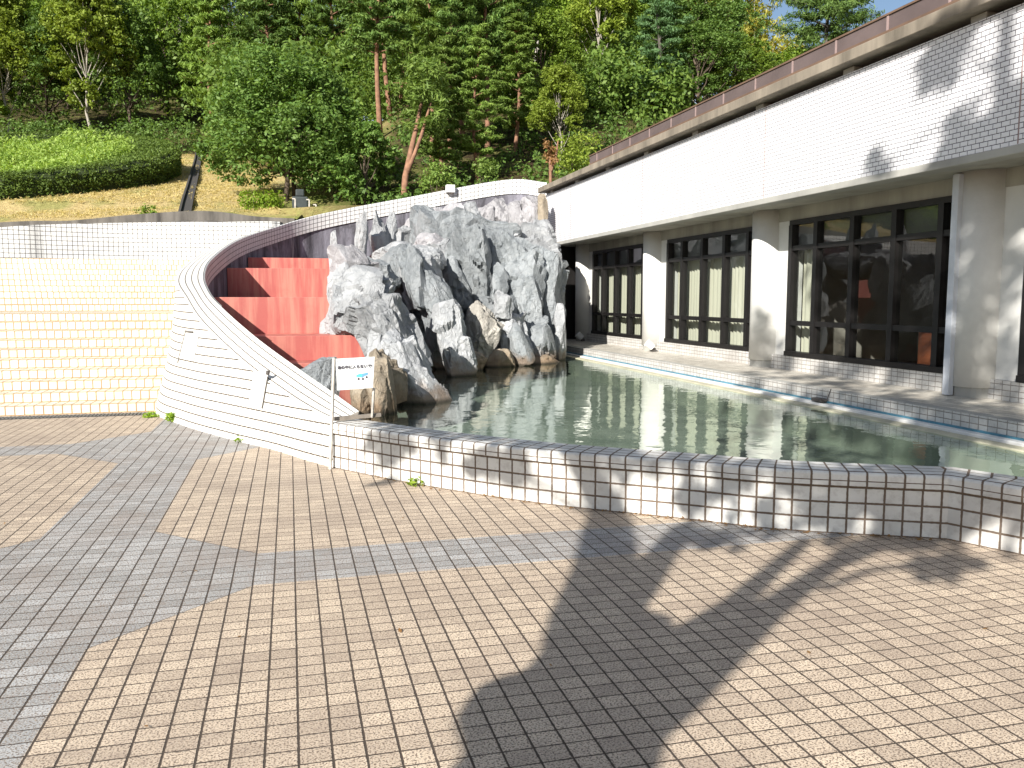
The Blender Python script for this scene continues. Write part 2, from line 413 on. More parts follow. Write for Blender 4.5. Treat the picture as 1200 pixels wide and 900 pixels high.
def catmull(P, n):
    P = [Vector(p) for p in P]; out = []
    Q = [P[0] * 2 - P[1]] + P + [P[-1] * 2 - P[-2]]
    for i in range(1, len(Q) - 2):
        for k in range(n):
            t = k / n; a, b, c, d = Q[i - 1], Q[i], Q[i + 1], Q[i + 2]
            out.append(.5 * ((2 * b) + (c - a) * t + (2 * a - 5 * b + 4 * c - d) * t * t + (3 * b - a - 3 * c + d) * t ** 3))
    out.append(P[-1]); return out

# ------------------------------------------------------------------ terrain
def terr(r, f):
    lf = 4.1 + .24 * (f - 25) if f < 48 else 9.62 + .42 * (f - 48)
    if f < 25: lf = 4.1 - .2 * max(0, min(1, (-r - 8) / 6)) - .1 * (25 - f)
    m = ss(4, 22, r)
    sl = .44 * (1 - m) + .18 * m
    rg = 4.25 + .05 * (f - 24) if f < 27 else 4.4 + sl * (f - 27)
    k = ss(-8.5, -5, r)
    z = lf * (1 - k) + rg * k
    dip = .35 * math.exp(-((r + 20) / 9) ** 2) if f < 27 else 0
    z += .25 * noise.noise(Vector((r * .12, f * .12, 1))) * ss(26, 34, f) - dip
    return z
def TP(u, f):
    r = (u - 600) / FPX * f * 1.0; return RF(r, f, terr(r, f))
def build_terrain():
    m = MB(); rows = []
    fs = [25.2 + .7 * i for i in range(35)] + [50 + 4 * i for i in range(16)] + [130, 180, 260]
    rs = [-120, -80, -60] + [-45 + 1.0 * i for i in range(80)] + [38, 50, 70, 110]
    for f in fs:
        k = f / 24.2
        rows.append([RF(r, f, min(terr(r, min(f, 110)), 60)) for r in rs])
    m.sheet(rows)
    front = rows[0]; m.sheet([[Vector((p.x, p.y, -.5)) for p in front], front])
    o = m.build('hillside', 'hill_grass', smooth=True); struct(o)
build_terrain()
m = MB(); m.add([(-300, -300, -.02), (300, -300, -.02), (300, 300, -.02), (-300, 300, -.02)], [(0, 1, 2, 3)])
struct(m.build('ground', 'soil'))
m = MB(); m.add([(-16, -9, 0), (14, -9, 0), (14, 13, 0), (-16, 13, 0)], [(0, 1, 2, 3)])
struct(m.build('paving', 'paving'))

# ------------------------------------------------------------------ curved wall
def wallsec():
    N = [  # base px, outer cap px+depth, inner top px+depth
        ((390, 548), (394, 494, 7.80), (421, 482, 8.02)),
        ((355, 538), (364, 480, 8.10), (389, 459, 8.42)),
        ((320, 527), (332, 460, 8.48), (350, 432, 8.88)),
        ((267, 514), (283, 424, 9.32), (301, 396, 9.72)),
        ((213, 498), (236, 379, 10.4), (262, 362, 10.8)),
        ((181, 482), (217, 350, 11.75), (244, 342, 12.1))]
    B = [G(*b) for b, o, i in N]; O = [D(*o) for b, o, i in N]; I = [D(*i) for b, o, i in N]
    far = [D(*q) for q in ((238, 321, 14.2), (248, 302, 16.2), (278, 281, 18.6), (320, 266.5, 20.6), (380, 250, 22.0), (480, 231, 22.9), (592, 211, 23.2), (641, 214, 22.9))]
    allI = I + far
    for k in range(6, len(allI)):
        a = allI[k - 1]; b = allI[min(k + 1, len(allI) - 1)]; t = Vector((b.x - a.x, b.y - a.y, 0)).normalized()
        n = Vector((-t.y, t.x, 0))
        p = allI[k]
        O.append(Vector((p.x, p.y, 0)) + n * .43 + Vector((0, 0, p.z - .10)))
        B.append(Vector((p.x, p.y, 0)) + n * .58)
    n = 10
    return catmull(B, n), catmull(O, n), catmull(allI, n)
WB, WO, WI = wallsec()
def arclen(P):
    s = [0.0]
    for i in range(1, len(P)): s.append(s[-1] + (Vector((P[i].x - P[i-1].x, P[i].y - P[i-1].y, 0))).length)
    return s
cw = empty('curved_wall', WB[0].copy(), 'tall curved white tiled wall sweeping up from the sign round behind the red steps', 'wall')
SB = arclen(WB); SI = arclen(WI)
def outpt(i, z):
    k = z / WO[i].z; return Vector((WB[i].x + (WO[i].x - WB[i].x) * k, WB[i].y + (WO[i].y - WB[i].y) * k, z))
rows = []; uv = []
NR = 6
for j in range(NR + 1):
    rows.append([outpt(i, WO[i].z * j / NR) for i in range(len(WB))]); uv.append([(SB[i], WO[i].z * j / NR + .03) for i in range(len(WB))])
m = MB(); m.sheet(rows, uv); m.build('outer_face', 'curve_tile', cw, smooth=True)
rows = []; uv = []
for j in range(4):
    k = j / 3
    rows.append([WO[i].lerp(WI[i], k) for i in range(len(WB))]); uv.append([(SI[i], .43 * k + .052) for i in range(len(WB))])
m = MB(); m.sheet(rows, uv); m.build('cap', 'curve_tile', cw, smooth=True)
m = MB(); rows = [[p.copy() for p in WI], [Vector((p.x, p.y, p.z - 1.2)) if p.z - 1.2 > -.4 else Vector((p.x, p.y, -.4)) for p in WI], [Vector((p.x, p.y, -.5)) for p in WI]]
m.sheet(rows); m.build('inner_face', 'stained_concrete', cw, smooth=True)
# tile band along the top of the inner face
i0 = 42
def inn(i, d):
    a = WI[max(i-1,0)]; b = WI[min(i+1,len(WI)-1)]; t = Vector((b.x-a.x, b.y-a.y, 0)).normalized(); return Vector((t.y, -t.x, 0)) * d
ids = list(range(i0, len(WI)))
m = MB(); hb = lambda i: .36 * ss(i0, i0 + 12, i) + .02
rows = [[WI[i] + inn(i, .0) + Vector((0,0,.004)) for i in ids], [WI[i] + inn(i, .03) + Vector((0, 0, -.01)) for i in ids], [WI[i] + inn(i, .03) - Vector((0, 0, hb(i))) for i in ids], [WI[i] - Vector((0, 0, hb(i))) for i in ids]]
uvr = [[(SI[i], .0) for i in ids], [(SI[i], .03) for i in ids], [(SI[i], .03 + hb(i)) for i in ids], [(SI[i], .06 + hb(i)) for i in ids]]
m.sheet(rows, uvr); m.build('tile_band', 'grid_tile', cw)
# rendered repair patches on the outer face
def patch(i0, i1, z0, z1):
    m = MB(); off = Vector((-.004, -.006, 0)); rw = []
    for z in (z0, z1): rw.append([outpt(i, z) + off for i in range(i0, i1 + 1)])
    m.sheet(rw); return m.build('repair_patch', 'patch_render', cw)
def edge_line(i, z0, z1):
    m = MB(); a = outpt(i, z0); b = outpt(i, z1); o = Vector((-.006, -.01, 0)); m.tube([a + o, b + o], .007, 5); return m.build('dark_edge', 'kerb_concrete', cw)  # thin dark line drawn along the patch edge
patch(24, 27, .42, .78); edge_line(24, .40, .74)
patch(40, 45, .78, 1.12); edge_line(45, .72, 1.12)
m = MB(); a = outpt(42, 1.13); b = outpt(45, 1.13); m.tube([a + Vector((-.01, -.01, 0)), b + Vector((-.01, -.01, 0))], .014, 5); m.build('dark_edge', 'kerb_concrete', cw)
m = MB(); m.tube([outpt(24, .76) + Vector((-.01, -.02, 0)), outpt(24, .80) + Vector((-.01, -.02, 0))], .02, 8); m.build('pipe_stub', 'iron', cw)
# end face of the wall where it meets the pool wall
m = MB(); m.add([WB[0], WO[0], WI[0], Vector((WI[0].x, WI[0].y, 0))], [(0, 1, 2, 3)]); m.build('end_face', 'curve_tile', cw)

# ------------------------------------------------------------------ pool wall (low, in front)
front = catmull([G(390, 548), G(490, 568), G(633, 590), G(800, 608), G(920, 621), G(1109, 632)], 8)
corner = front[-1]
front = [Vector((p.x, p.y, 0)) for p in front]
front2 = [corner, G(1200, 651), G(1200, 651) + (G(1200, 651) - corner) * 3.2]
ZT = .42; CW_ = .31
def off_line(P, d):
    out = []
    for i in range(len(P)):
        a = P[max(i-1,0)]; b = P[min(i+1,len(P)-1)]; t = Vector((b.x-a.x, b.y-a.y, 0)).normalized(); out.append(P[i] + Vector((-t.y, t.x, 0)) * d)
    return out
pw = empty('pool_wall', front[0].copy(), 'low white square tiled wall bounding the pool in front', 'wall')
def low_wall(F, back, u0, ends):
    s = arclen(F); n = len(F); bat = .03
    m = MB()
    prof = [(0.0, 0, 0.0), (.6, 0, .315), (.95, 0, .34), (1.0, 0, ZT - .022), (1.0, .022, ZT)]
    rows = []; uv = []
    inn_ = [(back[i] - F[i]) for i in range(n)]
    for k, dd, z in ((0, 0, 0), (0, 0, .325)):
        rows.append([F[i] + Vector((0, 0, z)) + inn_[i] * (bat * .0) for i in range(n)]); uv.append([(u0 + s[i], z) for i in range(n)])
    m.sheet(rows, uv); m.build('front_face', 'pool_tile', pw)
    m = MB(); rows = []; uv = []
    for d, z, v in ((-.02, .327, .319), (-.02, .360, .420), (-.02, ZT - .02, .488), (-.013, ZT - .006, .505), (.012, ZT, .524), (CW_ * .97, ZT, .832), (CW_, ZT - .01, .842), (CW_, ZT - .1, .94)):
        rows.append([F[i] + inn_[i].normalized() * d * (inn_[i].length / CW_ if i in (0, n-1) else 1) + Vector((0, 0, z)) for i in range(n)]); uv.append([(u0 + s[i], v) for i in range(n)])
    m.sheet(rows, uv); m.build('cap', 'pool_tile', pw)
    m = MB(); m.sheet([[F[i] + inn_[i].normalized() * CW_ * (inn_[i].length / CW_) + Vector((0, 0, ZT - .1)) for i in range(n)], [back[i] + Vector((0, 0, -.1)) for i in range(n)]]); m.build('inner_face', 'pool_bed', pw)
b1 = off_line(front, CW_); b2 = off_line(front2, CW_)
# mitre
d1 = (front[-1] - front[-2]).normalized(); d2 = (front2[1] - front2[0]).normalized()
nb = (Vector((-d1.y, d1.x, 0)) + Vector((-d2.y, d2.x, 0))); nb = nb.normalized() * (CW_ / max(.3, nb.normalized().dot(Vector((-d1.y, d1.x, 0)))))
b1[-1] = front[-1] + nb; b2[0] = front2[0] + nb
low_wall(front, b1, 0.0, None); low_wall(front2, b2, .03, None)

# ------------------------------------------------------------------ pool
WZ = .315
poly = [Vector((p.x, p.y)) for p in b1] + [Vector((p.x, p.y)) for p in b2[1:]] + [Vector((5.70, -1)), Vector((5.70, 20)), Vector((-1.0, 20))] 
bi = [WI[i] for i in range(30, -1, -3)]
poly += [Vector((p.x + .02, p.y)) for p in bi]
ar = sum(poly[i - 1].x * poly[i].y - poly[i].x * poly[i - 1].y for i in range(len(poly)))
if ar < 0: poly = poly[::-1]
m = MB(); m.add([(p.x, p.y, WZ) for p in poly], [tuple(range(len(poly)))]); struct(m.build('water', 'water'))
m = MB(); m.add([(p.x, p.y, .03) for p in poly], [tuple(range(len(poly)))]); struct(m.build('pool_bed', 'pool_bed'))
rim = empty('pool_ledge', (5.85, 10, 0), 'pale painted ledge with blue edge along the far side of the pool', 'pool rim')
m = MB(); m.box((5.86, -1, -.15), (6.0, 19, .355)); m.build('ledge', 'white_paint', rim, bevel=.01)
m = MB(); m.box((5.70, -1, -.15), (5.859, 19, .328)); m.build('ledge', 'ledge_ochre', rim, bevel=.01)
m = MB(); m.box((5.955, -1, .3555), (6.0, 19, .372)); m.build('blue_strip', 'blue_paint', rim)
m = MB(); m.box((5.45, -1, -.15), (5.70, 19, .28)); m.build('lower_ledge', 'pool_bed', rim)
m = MB(); m.box((6.0, -4, 0), (12.5, 21.6, .492)); struct(m.build('terrace', 'terrace_tile'))
m = MB(); m.box((5.99, -4, .362), (6.004, 19, .500)); m.build('terrace_face', 'terrace_face', rim)
m = MB(); m.box((6.004, -4, .492), (6.14, 21.2, .5)); m.build('edge_tiles', 'concrete', rim)
# little dark float valve on the rim
fv = empty('float_valve', XP(957, 466, 5.9), 'small black valve sitting on the pale pool rim below the big window', 'valve')
p = G(957, 467, .40); p.x = max(p.x, 5.90)
m = MB(); m.box((p.x - .04, p.y - .09, .365), (p.x + .05, p.y + .09, .405)); m.build('body', 'iron', fv, bevel=.006)
m = MB(); m.tube([(p.x, p.y + .09, .39), (p.x - .02, p.y - .19, .40)], .011, 8); m.tube([(p.x + .04, p.y - .1, .39), (p.x + .09, p.y - .1, .52)], .006, 6); m.build('lever', 'iron', fv)

# ------------------------------------------------------------------ building
FX = 6.5; Y1 = 21.25; Y0 = -4.0; SZ = 2.875; FT = 4.215; WX = 7.2
bd = empty('pool_building', (7.2, 8, .5), 'long low building with white brick tiled fascia, round columns and dark windows', 'building')
m = MB(); m.box((FX, Y0, SZ + .085), (FX + .18, Y1, FT)); m.build('fascia', 'fascia_tile', bd)
m = MB(); m.box((FX - .012, Y0, SZ), (FX + .2, Y1 - .002, SZ + .083)); m.build('drip_edge', 'concrete', bd, bevel=.01)
for y in (6.45, 10.75, 15.0, 19.2):
    m = MB(); m.box((FX - .004, y - .006, SZ + .09), (FX + .01, y + .006, FT - .004)); m.build('movement_joint', 'seam_metal', bd)
m = MB(); m.box((FX + .2, Y0, SZ + .02), (13.4, Y1, SZ + .12)); m.build('soffit', 'soffit_concrete', bd)
m = MB(); m.box((FX + .45, Y0, SZ + .13), (FX + .6, Y1 - .1, 4.288)); m.build('wall', 'joint_dark', bd)  # dark sheet stands for the shadow in the gap under the eave
for y in [5.05 + 1.97 * k for k in range(-3, 9)]:
    m = MB(); m.box((FX + .02, y - .10, FT + .002), (FX + .16, y + .10, FT + .073)); m.build('bracket', 'concrete', bd, bevel=.008)
m = MB(); m.box((6.34, Y0, 4.29), (7.6, Y1 + .15, 4.42)); m.build('eave_slab', 'dirty_concrete', bd, bevel=.008)
YM = 17.6
m = MB(); m.box((6.385, Y0, 4.423), (7.4, YM, 4.615)); m.build('roof_edge', 'fascia_metal', bd)
m = MB(); m.box((6.37, Y0, 4.618), (7.45, YM + .03, 4.640)); m.box((6.365, Y0, 4.4235), (6.383, YM, 4.455)); m.build('edge_trim', 'fascia_trim', bd)
for k in range(26):
    y = YM - .9 * k - .45
    if y < Y0: break
    m = MB(); m.box((6.378, y - .016, 4.458), (6.384, y + .016, 4.614)); m.build('seam', 'seam_metal', bd)
m = MB(); m.box((7.4, Y0, 4.423), (13.4, YM, 4.60)); m.build('roof', 'fascia_metal', bd)
COLS = [20.17, 15.97, 11.77, 7.57, 3.37, -.83]
def column(y, name='column'):
    m = MB(); n = 32; r = .285
    ring = [(7.27 + r * math.cos(a), y + r * math.sin(a)) for a in [2 * math.pi * k / n for k in range(n)]]
    m.prism(ring, .60, SZ + .018); c = m.build(name, 'column_paint', bd)
    for p in c.data.polygons:
        if len(p.vertices) == 4: p.use_smooth = True
    m = MB(); ring = [(7.27 + (r - .02) * math.cos(a), y + (r - .02) * math.sin(a)) for a in [2 * math.pi * k / n for k in range(n)]]
    m.prism(ring, .485, .60); b = m.build('plinth', 'concrete', c); b.matrix_parent_inverse = Matrix.Identity(4)
    m = MB(); m.tube([(6.93, y - .02, SZ + .01), (6.93, y - .02, 1.7)], .008, 6)
    return c
for y in COLS: column(y)
# window bays
MUL = (1.25, 2.05, 2.85, 3.62)
for bi_, yc in enumerate(COLS[:-1]):
    ya, yb = yc - .60, COLS[bi_ + 1] + .26          # ya > yb
    ZB, ZH = .70, 2.70; z1, z2 = 1.19, 2.29
    m = MB(); m.box((WX + .02, yb - .25, ZH + .002), (WX + .28, ya + .60, SZ + .018)); m.build('lintel', 'soffit_concrete', bd)
    m = MB(); m.box((WX - .02, yb - .2, .493), (WX + .28, ya + .5, ZB - .002)); m.build('window_plinth', 'terrace_face', bd); m = MB(); m.box((WX + .03, ya + .001, ZB), (WX + .25, ya + .6, ZH + .001)); m.build('wall_pier', 'column_paint', bd); m = MB(); m.box((WX, yb - .1, .4932), (WX + .01, yb - .09, .5)); m.build('window_plinth', 'terrace_face', bd)
    fr = MB(); fw = .045
    fr.box((WX - .03, yb, ZB), (WX + .12, ya, ZB + .07)); fr.box((WX, yb, ZH - .07), (WX + .1, ya, ZH))
    for z in (z1, z2): fr.box((WX + .004, yb, z - .035), (WX + .096, ya, z + .035))
    ys = [ya - .04] + [yc - q for q in MUL] + [yb + .04]
    for k, y in enumerate(ys): fr.box((WX - .006, y - fw, ZB + .071), (WX + .107, y + fw, ZH - .071))
    w = fr.build('window', 'frame_black', bd)
    gm = MB(); gm.add([(WX + .05, yb + .02, ZB + .05), (WX + .05, ya - .02, ZB + .05), (WX + .05, ya - .02, ZH - .05), (WX + .05, yb + .02, ZH - .05)], [(3, 2, 1, 0)])
    g = gm.build('pane', 'glass', w); g.matrix_parent_inverse = Matrix.Identity(4)
    bm_ = MB(); bm_.box((WX + .14, yb, z2 + .02), (WX + .16, ya, ZH)); b = bm_.build('blind', 'blind_grey', w); b.matrix_parent_inverse = Matrix.Identity(4)
for o in list(bpy.data.objects):
    if o.name.split('.')[0] in ('pane', 'blind', 'plinth') and o.parent is not None: o.matrix_parent_inverse = Matrix.Identity(4); 
# room shell
m = MB(); m.box((7.5, Y0, .493), (13.0, Y1 - .2, .52)); m.build('room_floor', 'room_floor', bd)
m = MB(); m.box((13.0, Y0, .493), (13.2, Y1, 2.9)); m.box((7.3, Y1 - .2, .493), (13.0, Y1, 2.9)); m.box((7.3, Y0, .493), (13.0, Y0 + .2, 2.9)); m.box((7.5, 11.75, .52), (13, 11.85, 2.9)); m.build('room_wall', 'room_wall', bd)
# black sheets stand for the shade of the recess between last column and rocks
m = MB(); m.box((7.25, 20.12, .493), (7.29, Y1 - .21, SZ + .018)); m.box((6.72, Y1 - .2, .493), (7.28, Y1 - .16, SZ + .018)); m.build('recess_shade', 'frame_black', bd)
# downpipe
dp = empty('downpipe', (6.86, 7.78, .5), 'square pale blue downpipe fixed beside the nearest full column', 'downpipe')
m = MB(); m.box((6.93, 7.61, .50), (7.0, 7.70, SZ)); m.build('pipe', 'pipe_paint', dp, bevel=.006)
m = MB(); m.box((7.001, 7.615, .50), (7.02, 7.69, SZ)); m.build('dark_gap', 'joint_dark', dp)  # solid dark strip stands for the shade between pipe and column
# curtains (pleated cloth)
def curtain(y0, y1, x, z0, z1, label, mat='curtain'):
    m = MB(); n = int(abs(y1 - y0) / .018); rows = []
    for z, am in ((z1, .018), (z0, .03)):
        rows.append([Vector((x + am * math.sin(k * .9) + .01 * math.sin(k * .23), y0 + (y1 - y0) * k / n, z + (.012 * math.sin(k * .9) if z == z0 else 0))) for k in range(n + 1)])
    m.sheet(rows); o = m.build('curtain', mat, smooth=True); tag(o, label, 'curtain', 'curtains behind the dark windows')
curtain(19.5, 16.3, 7.42, .74, 2.28, 'pleated cream curtain across the farthest window, next to the rocks')
curtain(15.3, 12.1, 7.42, .74, 2.28, 'pleated cream curtain across the middle window between two white columns')
curtain(11.1, 10.72, 7.42, .74, 2.28, 'narrow drawn cream curtain at the left end of the big dark window')
curtain(7.0, 6.4, 7.42, .74, 2.28, 'cream curtain edge in the window cut off at the right side')
# cabinet inside
cb = empty('cabinet', (8.4, 8.2, .52), 'low reddish wooden cabinet standing inside the big dark window', 'cabinet')
m = MB(); m.box((8.0, 8.15, .56), (8.5, 9.35, 1.12)); m.build('body', 'box_wood', cb, bevel=.01)
m = MB(); m.box((7.97, 8.10, 1.121), (8.53, 9.4, 1.16)); m.build('top', 'box_wood', cb, bevel=.008)
for q in range(4): m = MB(); m.box((7.982, 8.18 + q * .29, .6), (7.999, 8.18 + q * .29 + .27, 1.09)); m.build('door', 'box_wood', cb, bevel=.004)
# low white things at column feet, drawn as small tilted heads
for (y, lab) in ((19.72, 'small white floodlight on the floor by the farthest column'), (15.52, 'small white floodlight on the floor by the second farthest column')):
    e = empty('fitting', (7.0, y, .5), lab, 'fitting', 'white fittings at the column feet')
    m = MB(); m.tube([(6.98, y - .04, .58), (6.86, y - .02, .68)], [.07, .085], 12); m.build('tilted_head', 'white_paint', e)
    m = MB(); m.box((6.97, y - .05, .5), (7.05, y + .03, .57)); m.build('mount', 'iron', e)

# ------------------------------------------------------------------ red cascade steps
rs = empty('red_cascade', D(330, 420, 10.6), 'red painted concrete cascade steps inside the curved wall', 'cascade')
def wall_x(y):       # x of the curved wall's inner side at y
    best = min((abs(p.y - y), p.x) for p in WI[:110] if p.z < 3.6); return best[1]
def red_step(f0, ztop, u_right, depth, zb, xl=None):
    a = D(u_right, 350, f0); y = a.y
    m = MB(); xl_ = (wall_x(y) - .02) if xl is None else xl
    # left side follows the wall
    pts = []
    k = 8
    for q in range(k + 1):
        yy = y + depth * q / k; pts.append((wall_x(yy) + .01 if xl is None else xl, yy))
    poly = [(a.x, y)] + [(a.x, y + depth)] + pts[::-1]
    m.prism(poly, zb, ztop); return m.build('step', 'red_concrete', rs, bevel=.008)
red_step(11.6, .68, 437, .8, -.1)
red_step(12.2, 1.025, 431, 1.0, -.1)
red_step(13.0, 1.572, 420, 6.0, .2)
red_step(18.5, 2.19, 450, 1.7, .2)
red_step(20.0, 2.48, 450, 1.8, .2)
m = MB(); 
# ------------------------------------------------------------------ amphitheatre steps
st = empty('stair_flight', (-6, 12.4, 0), 'broad cream tiled outdoor steps in two flights left of the curved wall', 'stairs')
def out_x(y):
    c = [(abs((WB[i].y + WI[i].y) / 2 - y), (WB[i].x + WI[i].x) / 2) for i in range(20, 100) ]
    return min(c)[1]
XL = -16.0
ys = [12.40 + .375 * k for k in range(10)] + [18.6 + .375 * k for k in range(9)]
zs = [.13 * (k + 1) for k in range(19)]
for k, (y, z) in enumerate(zip(ys, zs)):
    y2 = ys[k + 1] if k < 18 else 27.0
    n = max(1, int((y2 - y) / .35)); L = [(XL, y), (XL, y2 + .02)]
    R_ = [(min(out_x(y + (y2 - y) * q / n), out_x(y)) if y < 14 else out_x(y + (y2 - y) * q / n), y + (y2 + (.02 if q == n else 0) - y) * q / n) for q in range(n, -1, -1)]
    if k == 18: R_ = [(x if yy < 21.8 else x, yy) for x, yy in R_ if yy < 22.9]; L = [(XL, y), (XL, 22.6)]
    m = MB(); m.prism(L + R_, -.02 if z < .5 else z - .6, z - .0005 * (k % 2)); m.build('step', 'step_tile', st)
m = MB(); m.box((XL, 12.02, .001), (-1.75, 12.26, .006)); 
g_ = empty('drain_grate', (-6, 12.1, 0), 'long narrow steel drain grate at the foot of the cream steps', 'drain')
m.build('channel', 'joint_dark', g_)
m = MB(); x = XL
while x < -1.8: m.box((x, 12.04, .007), (x + .022, 12.24, .014)); x += .045
m.build('bars', 'grate', g_)

# white gridded wall behind the steps
gw = empty('grid_wall', (-6, 22.5, 2.4), 'white square tiled wall behind the top of the cream steps', 'wall')
pts = [D(-260, 290, 18.6), D(0, 266.5, 20.3), D(60, 263, 20.9), D(150, 261, 21.6), D(300, 259.5, 22.2), D(328, 259.8, 22.45)]
tops = catmull(pts, 6); 
A_ = arclen(tops)
rows = [[Vector((p.x, p.y, 2.0)) for p in tops], [p.copy() for p in tops]]
m = MB(); m.sheet(rows, [[(A_[i], 2.0) for i in range(len(tops))], [(A_[i], tops[i].z) for i in range(len(tops))]]); m.build('face', 'grid_tile', gw)
bk = [p + RF(0, .3) for p in tops]
m = MB(); m.sheet([[p + Vector((0, 0, .001)) for p in tops], [p + Vector((0, 0, .001)) for p in bk], [Vector((p.x, p.y, 2)) for p in bk]], [[(A_[i], 0.01) for i in range(len(tops))], [(A_[i], .31) for i in range(len(tops))], [(A_[i], 1.3) for i in range(len(tops))]]); m.build('coping', 'grid_tile', gw)

# weathered retaining kerb behind it
kb = empty('retaining_kerb', D(200, 255, 24), 'dark weathered concrete retaining kerb between white wall and dry grass', 'kerb')
kp = catmull([D(-300, 280, 24.0), D(0, 260.5, 24.1), D(80, 258.5, 24.2), D(150, 252, 24.3), D(215, 247.5, 24.35), D(255, 248, 24.35), D(300, 253.5, 24.35), D(345, 256, 24.3)], 6)
m = MB(); bk = [p + RF(0, .22) for p in kp]
m.sheet([[Vector((p.x, p.y, 2.5)) for p in kp], kp, bk, [Vector((p.x, p.y, 2.5)) for p in bk]]); m.build('kerb_body', 'kerb_concrete', kb)
fl_ = [p + RF(0, .1) for p in tops]
m = MB(); m.sheet([[Vector((p.x, p.y, p.z - .08)) for p in bk[:0]] or [Vector((kp[i].x, kp[i].y, kp[i].z - .25)) for i in range(len(kp))], [RF(toRF(kp[i])[0], 22.75 + .30 * min(0, toRF(kp[i])[0] + 6.8) , 2.9) for i in range(len(kp))]]); 
struct(m.build('gutter_path', 'kerb_concrete'))

# fill ground strip rising from kerb to terrain
m = MB(); rows = [[p + Vector((0, 0, -.015)) for p in bk], []]
for p in bk:
    r, f = toRF(p); rows[1].append(RF(r, 26.2, terr(r, 26.2) + .015))
m.sheet(rows); struct(m.build('grass_bank', 'hill_grass', smooth=True))

# drainage ditch running up the slope
dt = MB(); L = [(222, 24.6), (226, 27), (231, 31), (236, 37), (240, 44), (243, 50)]
cl = []; 
for u, f in L:
    r = (u - 600) / FPX * f; cl.append((r, f))
for w0, w1, h in ((-.19, -.12, .10), (.12, .19, .10)):
    rows = [[RF(r + w0, f, terr(r, f) + .02) for r, f in cl], [RF(r + w0, f, terr(r, f) + h) for r, f in cl], [RF(r + w1, f, terr(r, f) + h) for r, f in cl], [RF(r + w1, f, terr(r, f) + .02) for r, f in cl]]
    dt.sheet(rows)
dtc = empty('drain_channel', RF(*cl[0], terr(*cl[0])), 'dark concrete drain channel running straight up the dry grass slope', 'channel')
dt.build('side_wall', 'joint_dark', dtc)
m = MB(); m.sheet([[RF(r - .12, f, terr(r, f) + .03) for r, f in cl], [RF(r + .12, f, terr(r, f) + .03) for r, f in cl]]); m.build('channel_bed', 'joint_dark', dtc)

# ------------------------------------------------------------------ rocks
def rock(seed, u, v, f, wpx, hpx, dep=.8, tilt=0.0, mat='rock_grey', sub=4, lean=0.0, name='boulder', parent=None, planes=16, sharp=0.0):
    rnd = random.Random(seed); c = D(u, v, f); sc = f / FPX
    sx, sz = wpx * sc * .5 * 1.12, hpx * sc * .5 * 1.12; sy = max(sx, min(sz, sx * 1.8)) * dep
    import bmesh
    bm = bmesh.new(); bmesh.ops.create_icosphere(bm, subdivisions=sub, radius=1.25)
    P = []
    for k in range(planes):
        fam = rnd.random()
        if fam < .45: n = Vector((rnd.choice((-1, 1)) * rnd.uniform(.5, 1), rnd.uniform(-.9, .4), rnd.uniform(-.25, .35)))
        elif fam < .75: n = Vector((rnd.uniform(-.55, .55), -1, rnd.uniform(-.25, .5)))
        else: n = Vector((rnd.uniform(-.7, .7), rnd.uniform(-.8, .3), rnd.uniform(.5, 1)))
        P.append((n.normalized(), rnd.uniform(.62, .93)))
    P += [(Vector((0, 0, 1)), .97), (Vector((1, 0, 0)), .97), (Vector((-1, 0, 0)), .97), (Vector((0, 0, -1)), .97)]
    so = Vector((seed * 3.1, seed * 1.7, 5))
    R = Matrix.Rotation(math.radians(tilt), 3, 'Y') @ Matrix.Rotation(math.radians(lean), 3, 'X')
    Rz = Matrix.Rotation(-YAW, 3, 'Z')
    for w in bm.verts:
        p = w.co.copy()
        for n, d in P:
            q = p.dot(n)
            if q > d: p -= n * (q - d)
        if sharp: k = 1 - sharp * max(0, p.z + .2) ; p.x *= max(.08, k); p.y *= max(.1, k)
        p = Vector((p.x * sx, p.y * sy, p.z * sz))
        q = p * 1.5 + so
        a = min(sx, sz); nv = w.co.normalized(); dsp = .07 * a * noise.fractal(q * .9, 1.0, 2.1, 3)
        for fs_, kk, stp in ((1.1, .40, .13), (2.6, .36, .055), (6.0, .26, .016)):
            qq = Vector((q.x * fs_, q.y * fs_, q.z * fs_ * .55)); pt = noise.voronoi(qq)[1][0]; rv = noise.cell_vector(pt * 7.31 + Vector((.5, .5, .5))) - Vector((.5, .5, .5))
            dsp += kk * (qq - pt).dot(rv) / fs_ * min(1.0, a * 2.2) + stp * rv.x * min(1.0, a * 2.2)
        dsp += .008 * noise.fractal(q * 9, .9, 2, 3)
        lim = .24 * a; dsp = max(-lim, min(lim * .7, dsp))
        p += w.co.normalized() * dsp
        w.co = Rz @ (R @ p)
    me = bpy.data.meshes.new(name); bm.to_mesh(me); bm.free(); me.materials.append(MATS[mat])
    o = bpy.data.objects.new(name, me); col.objects.link(o); o.location = c
    if parent is not None: o.parent = parent; o.matrix_parent_inverse = Matrix.Translation(-parent.location)
    return o
rk = empty('rock_cascade', D(560, 420, 15), 'tall craggy grey rock face rising from the pool below the curved wall', 'rock face')
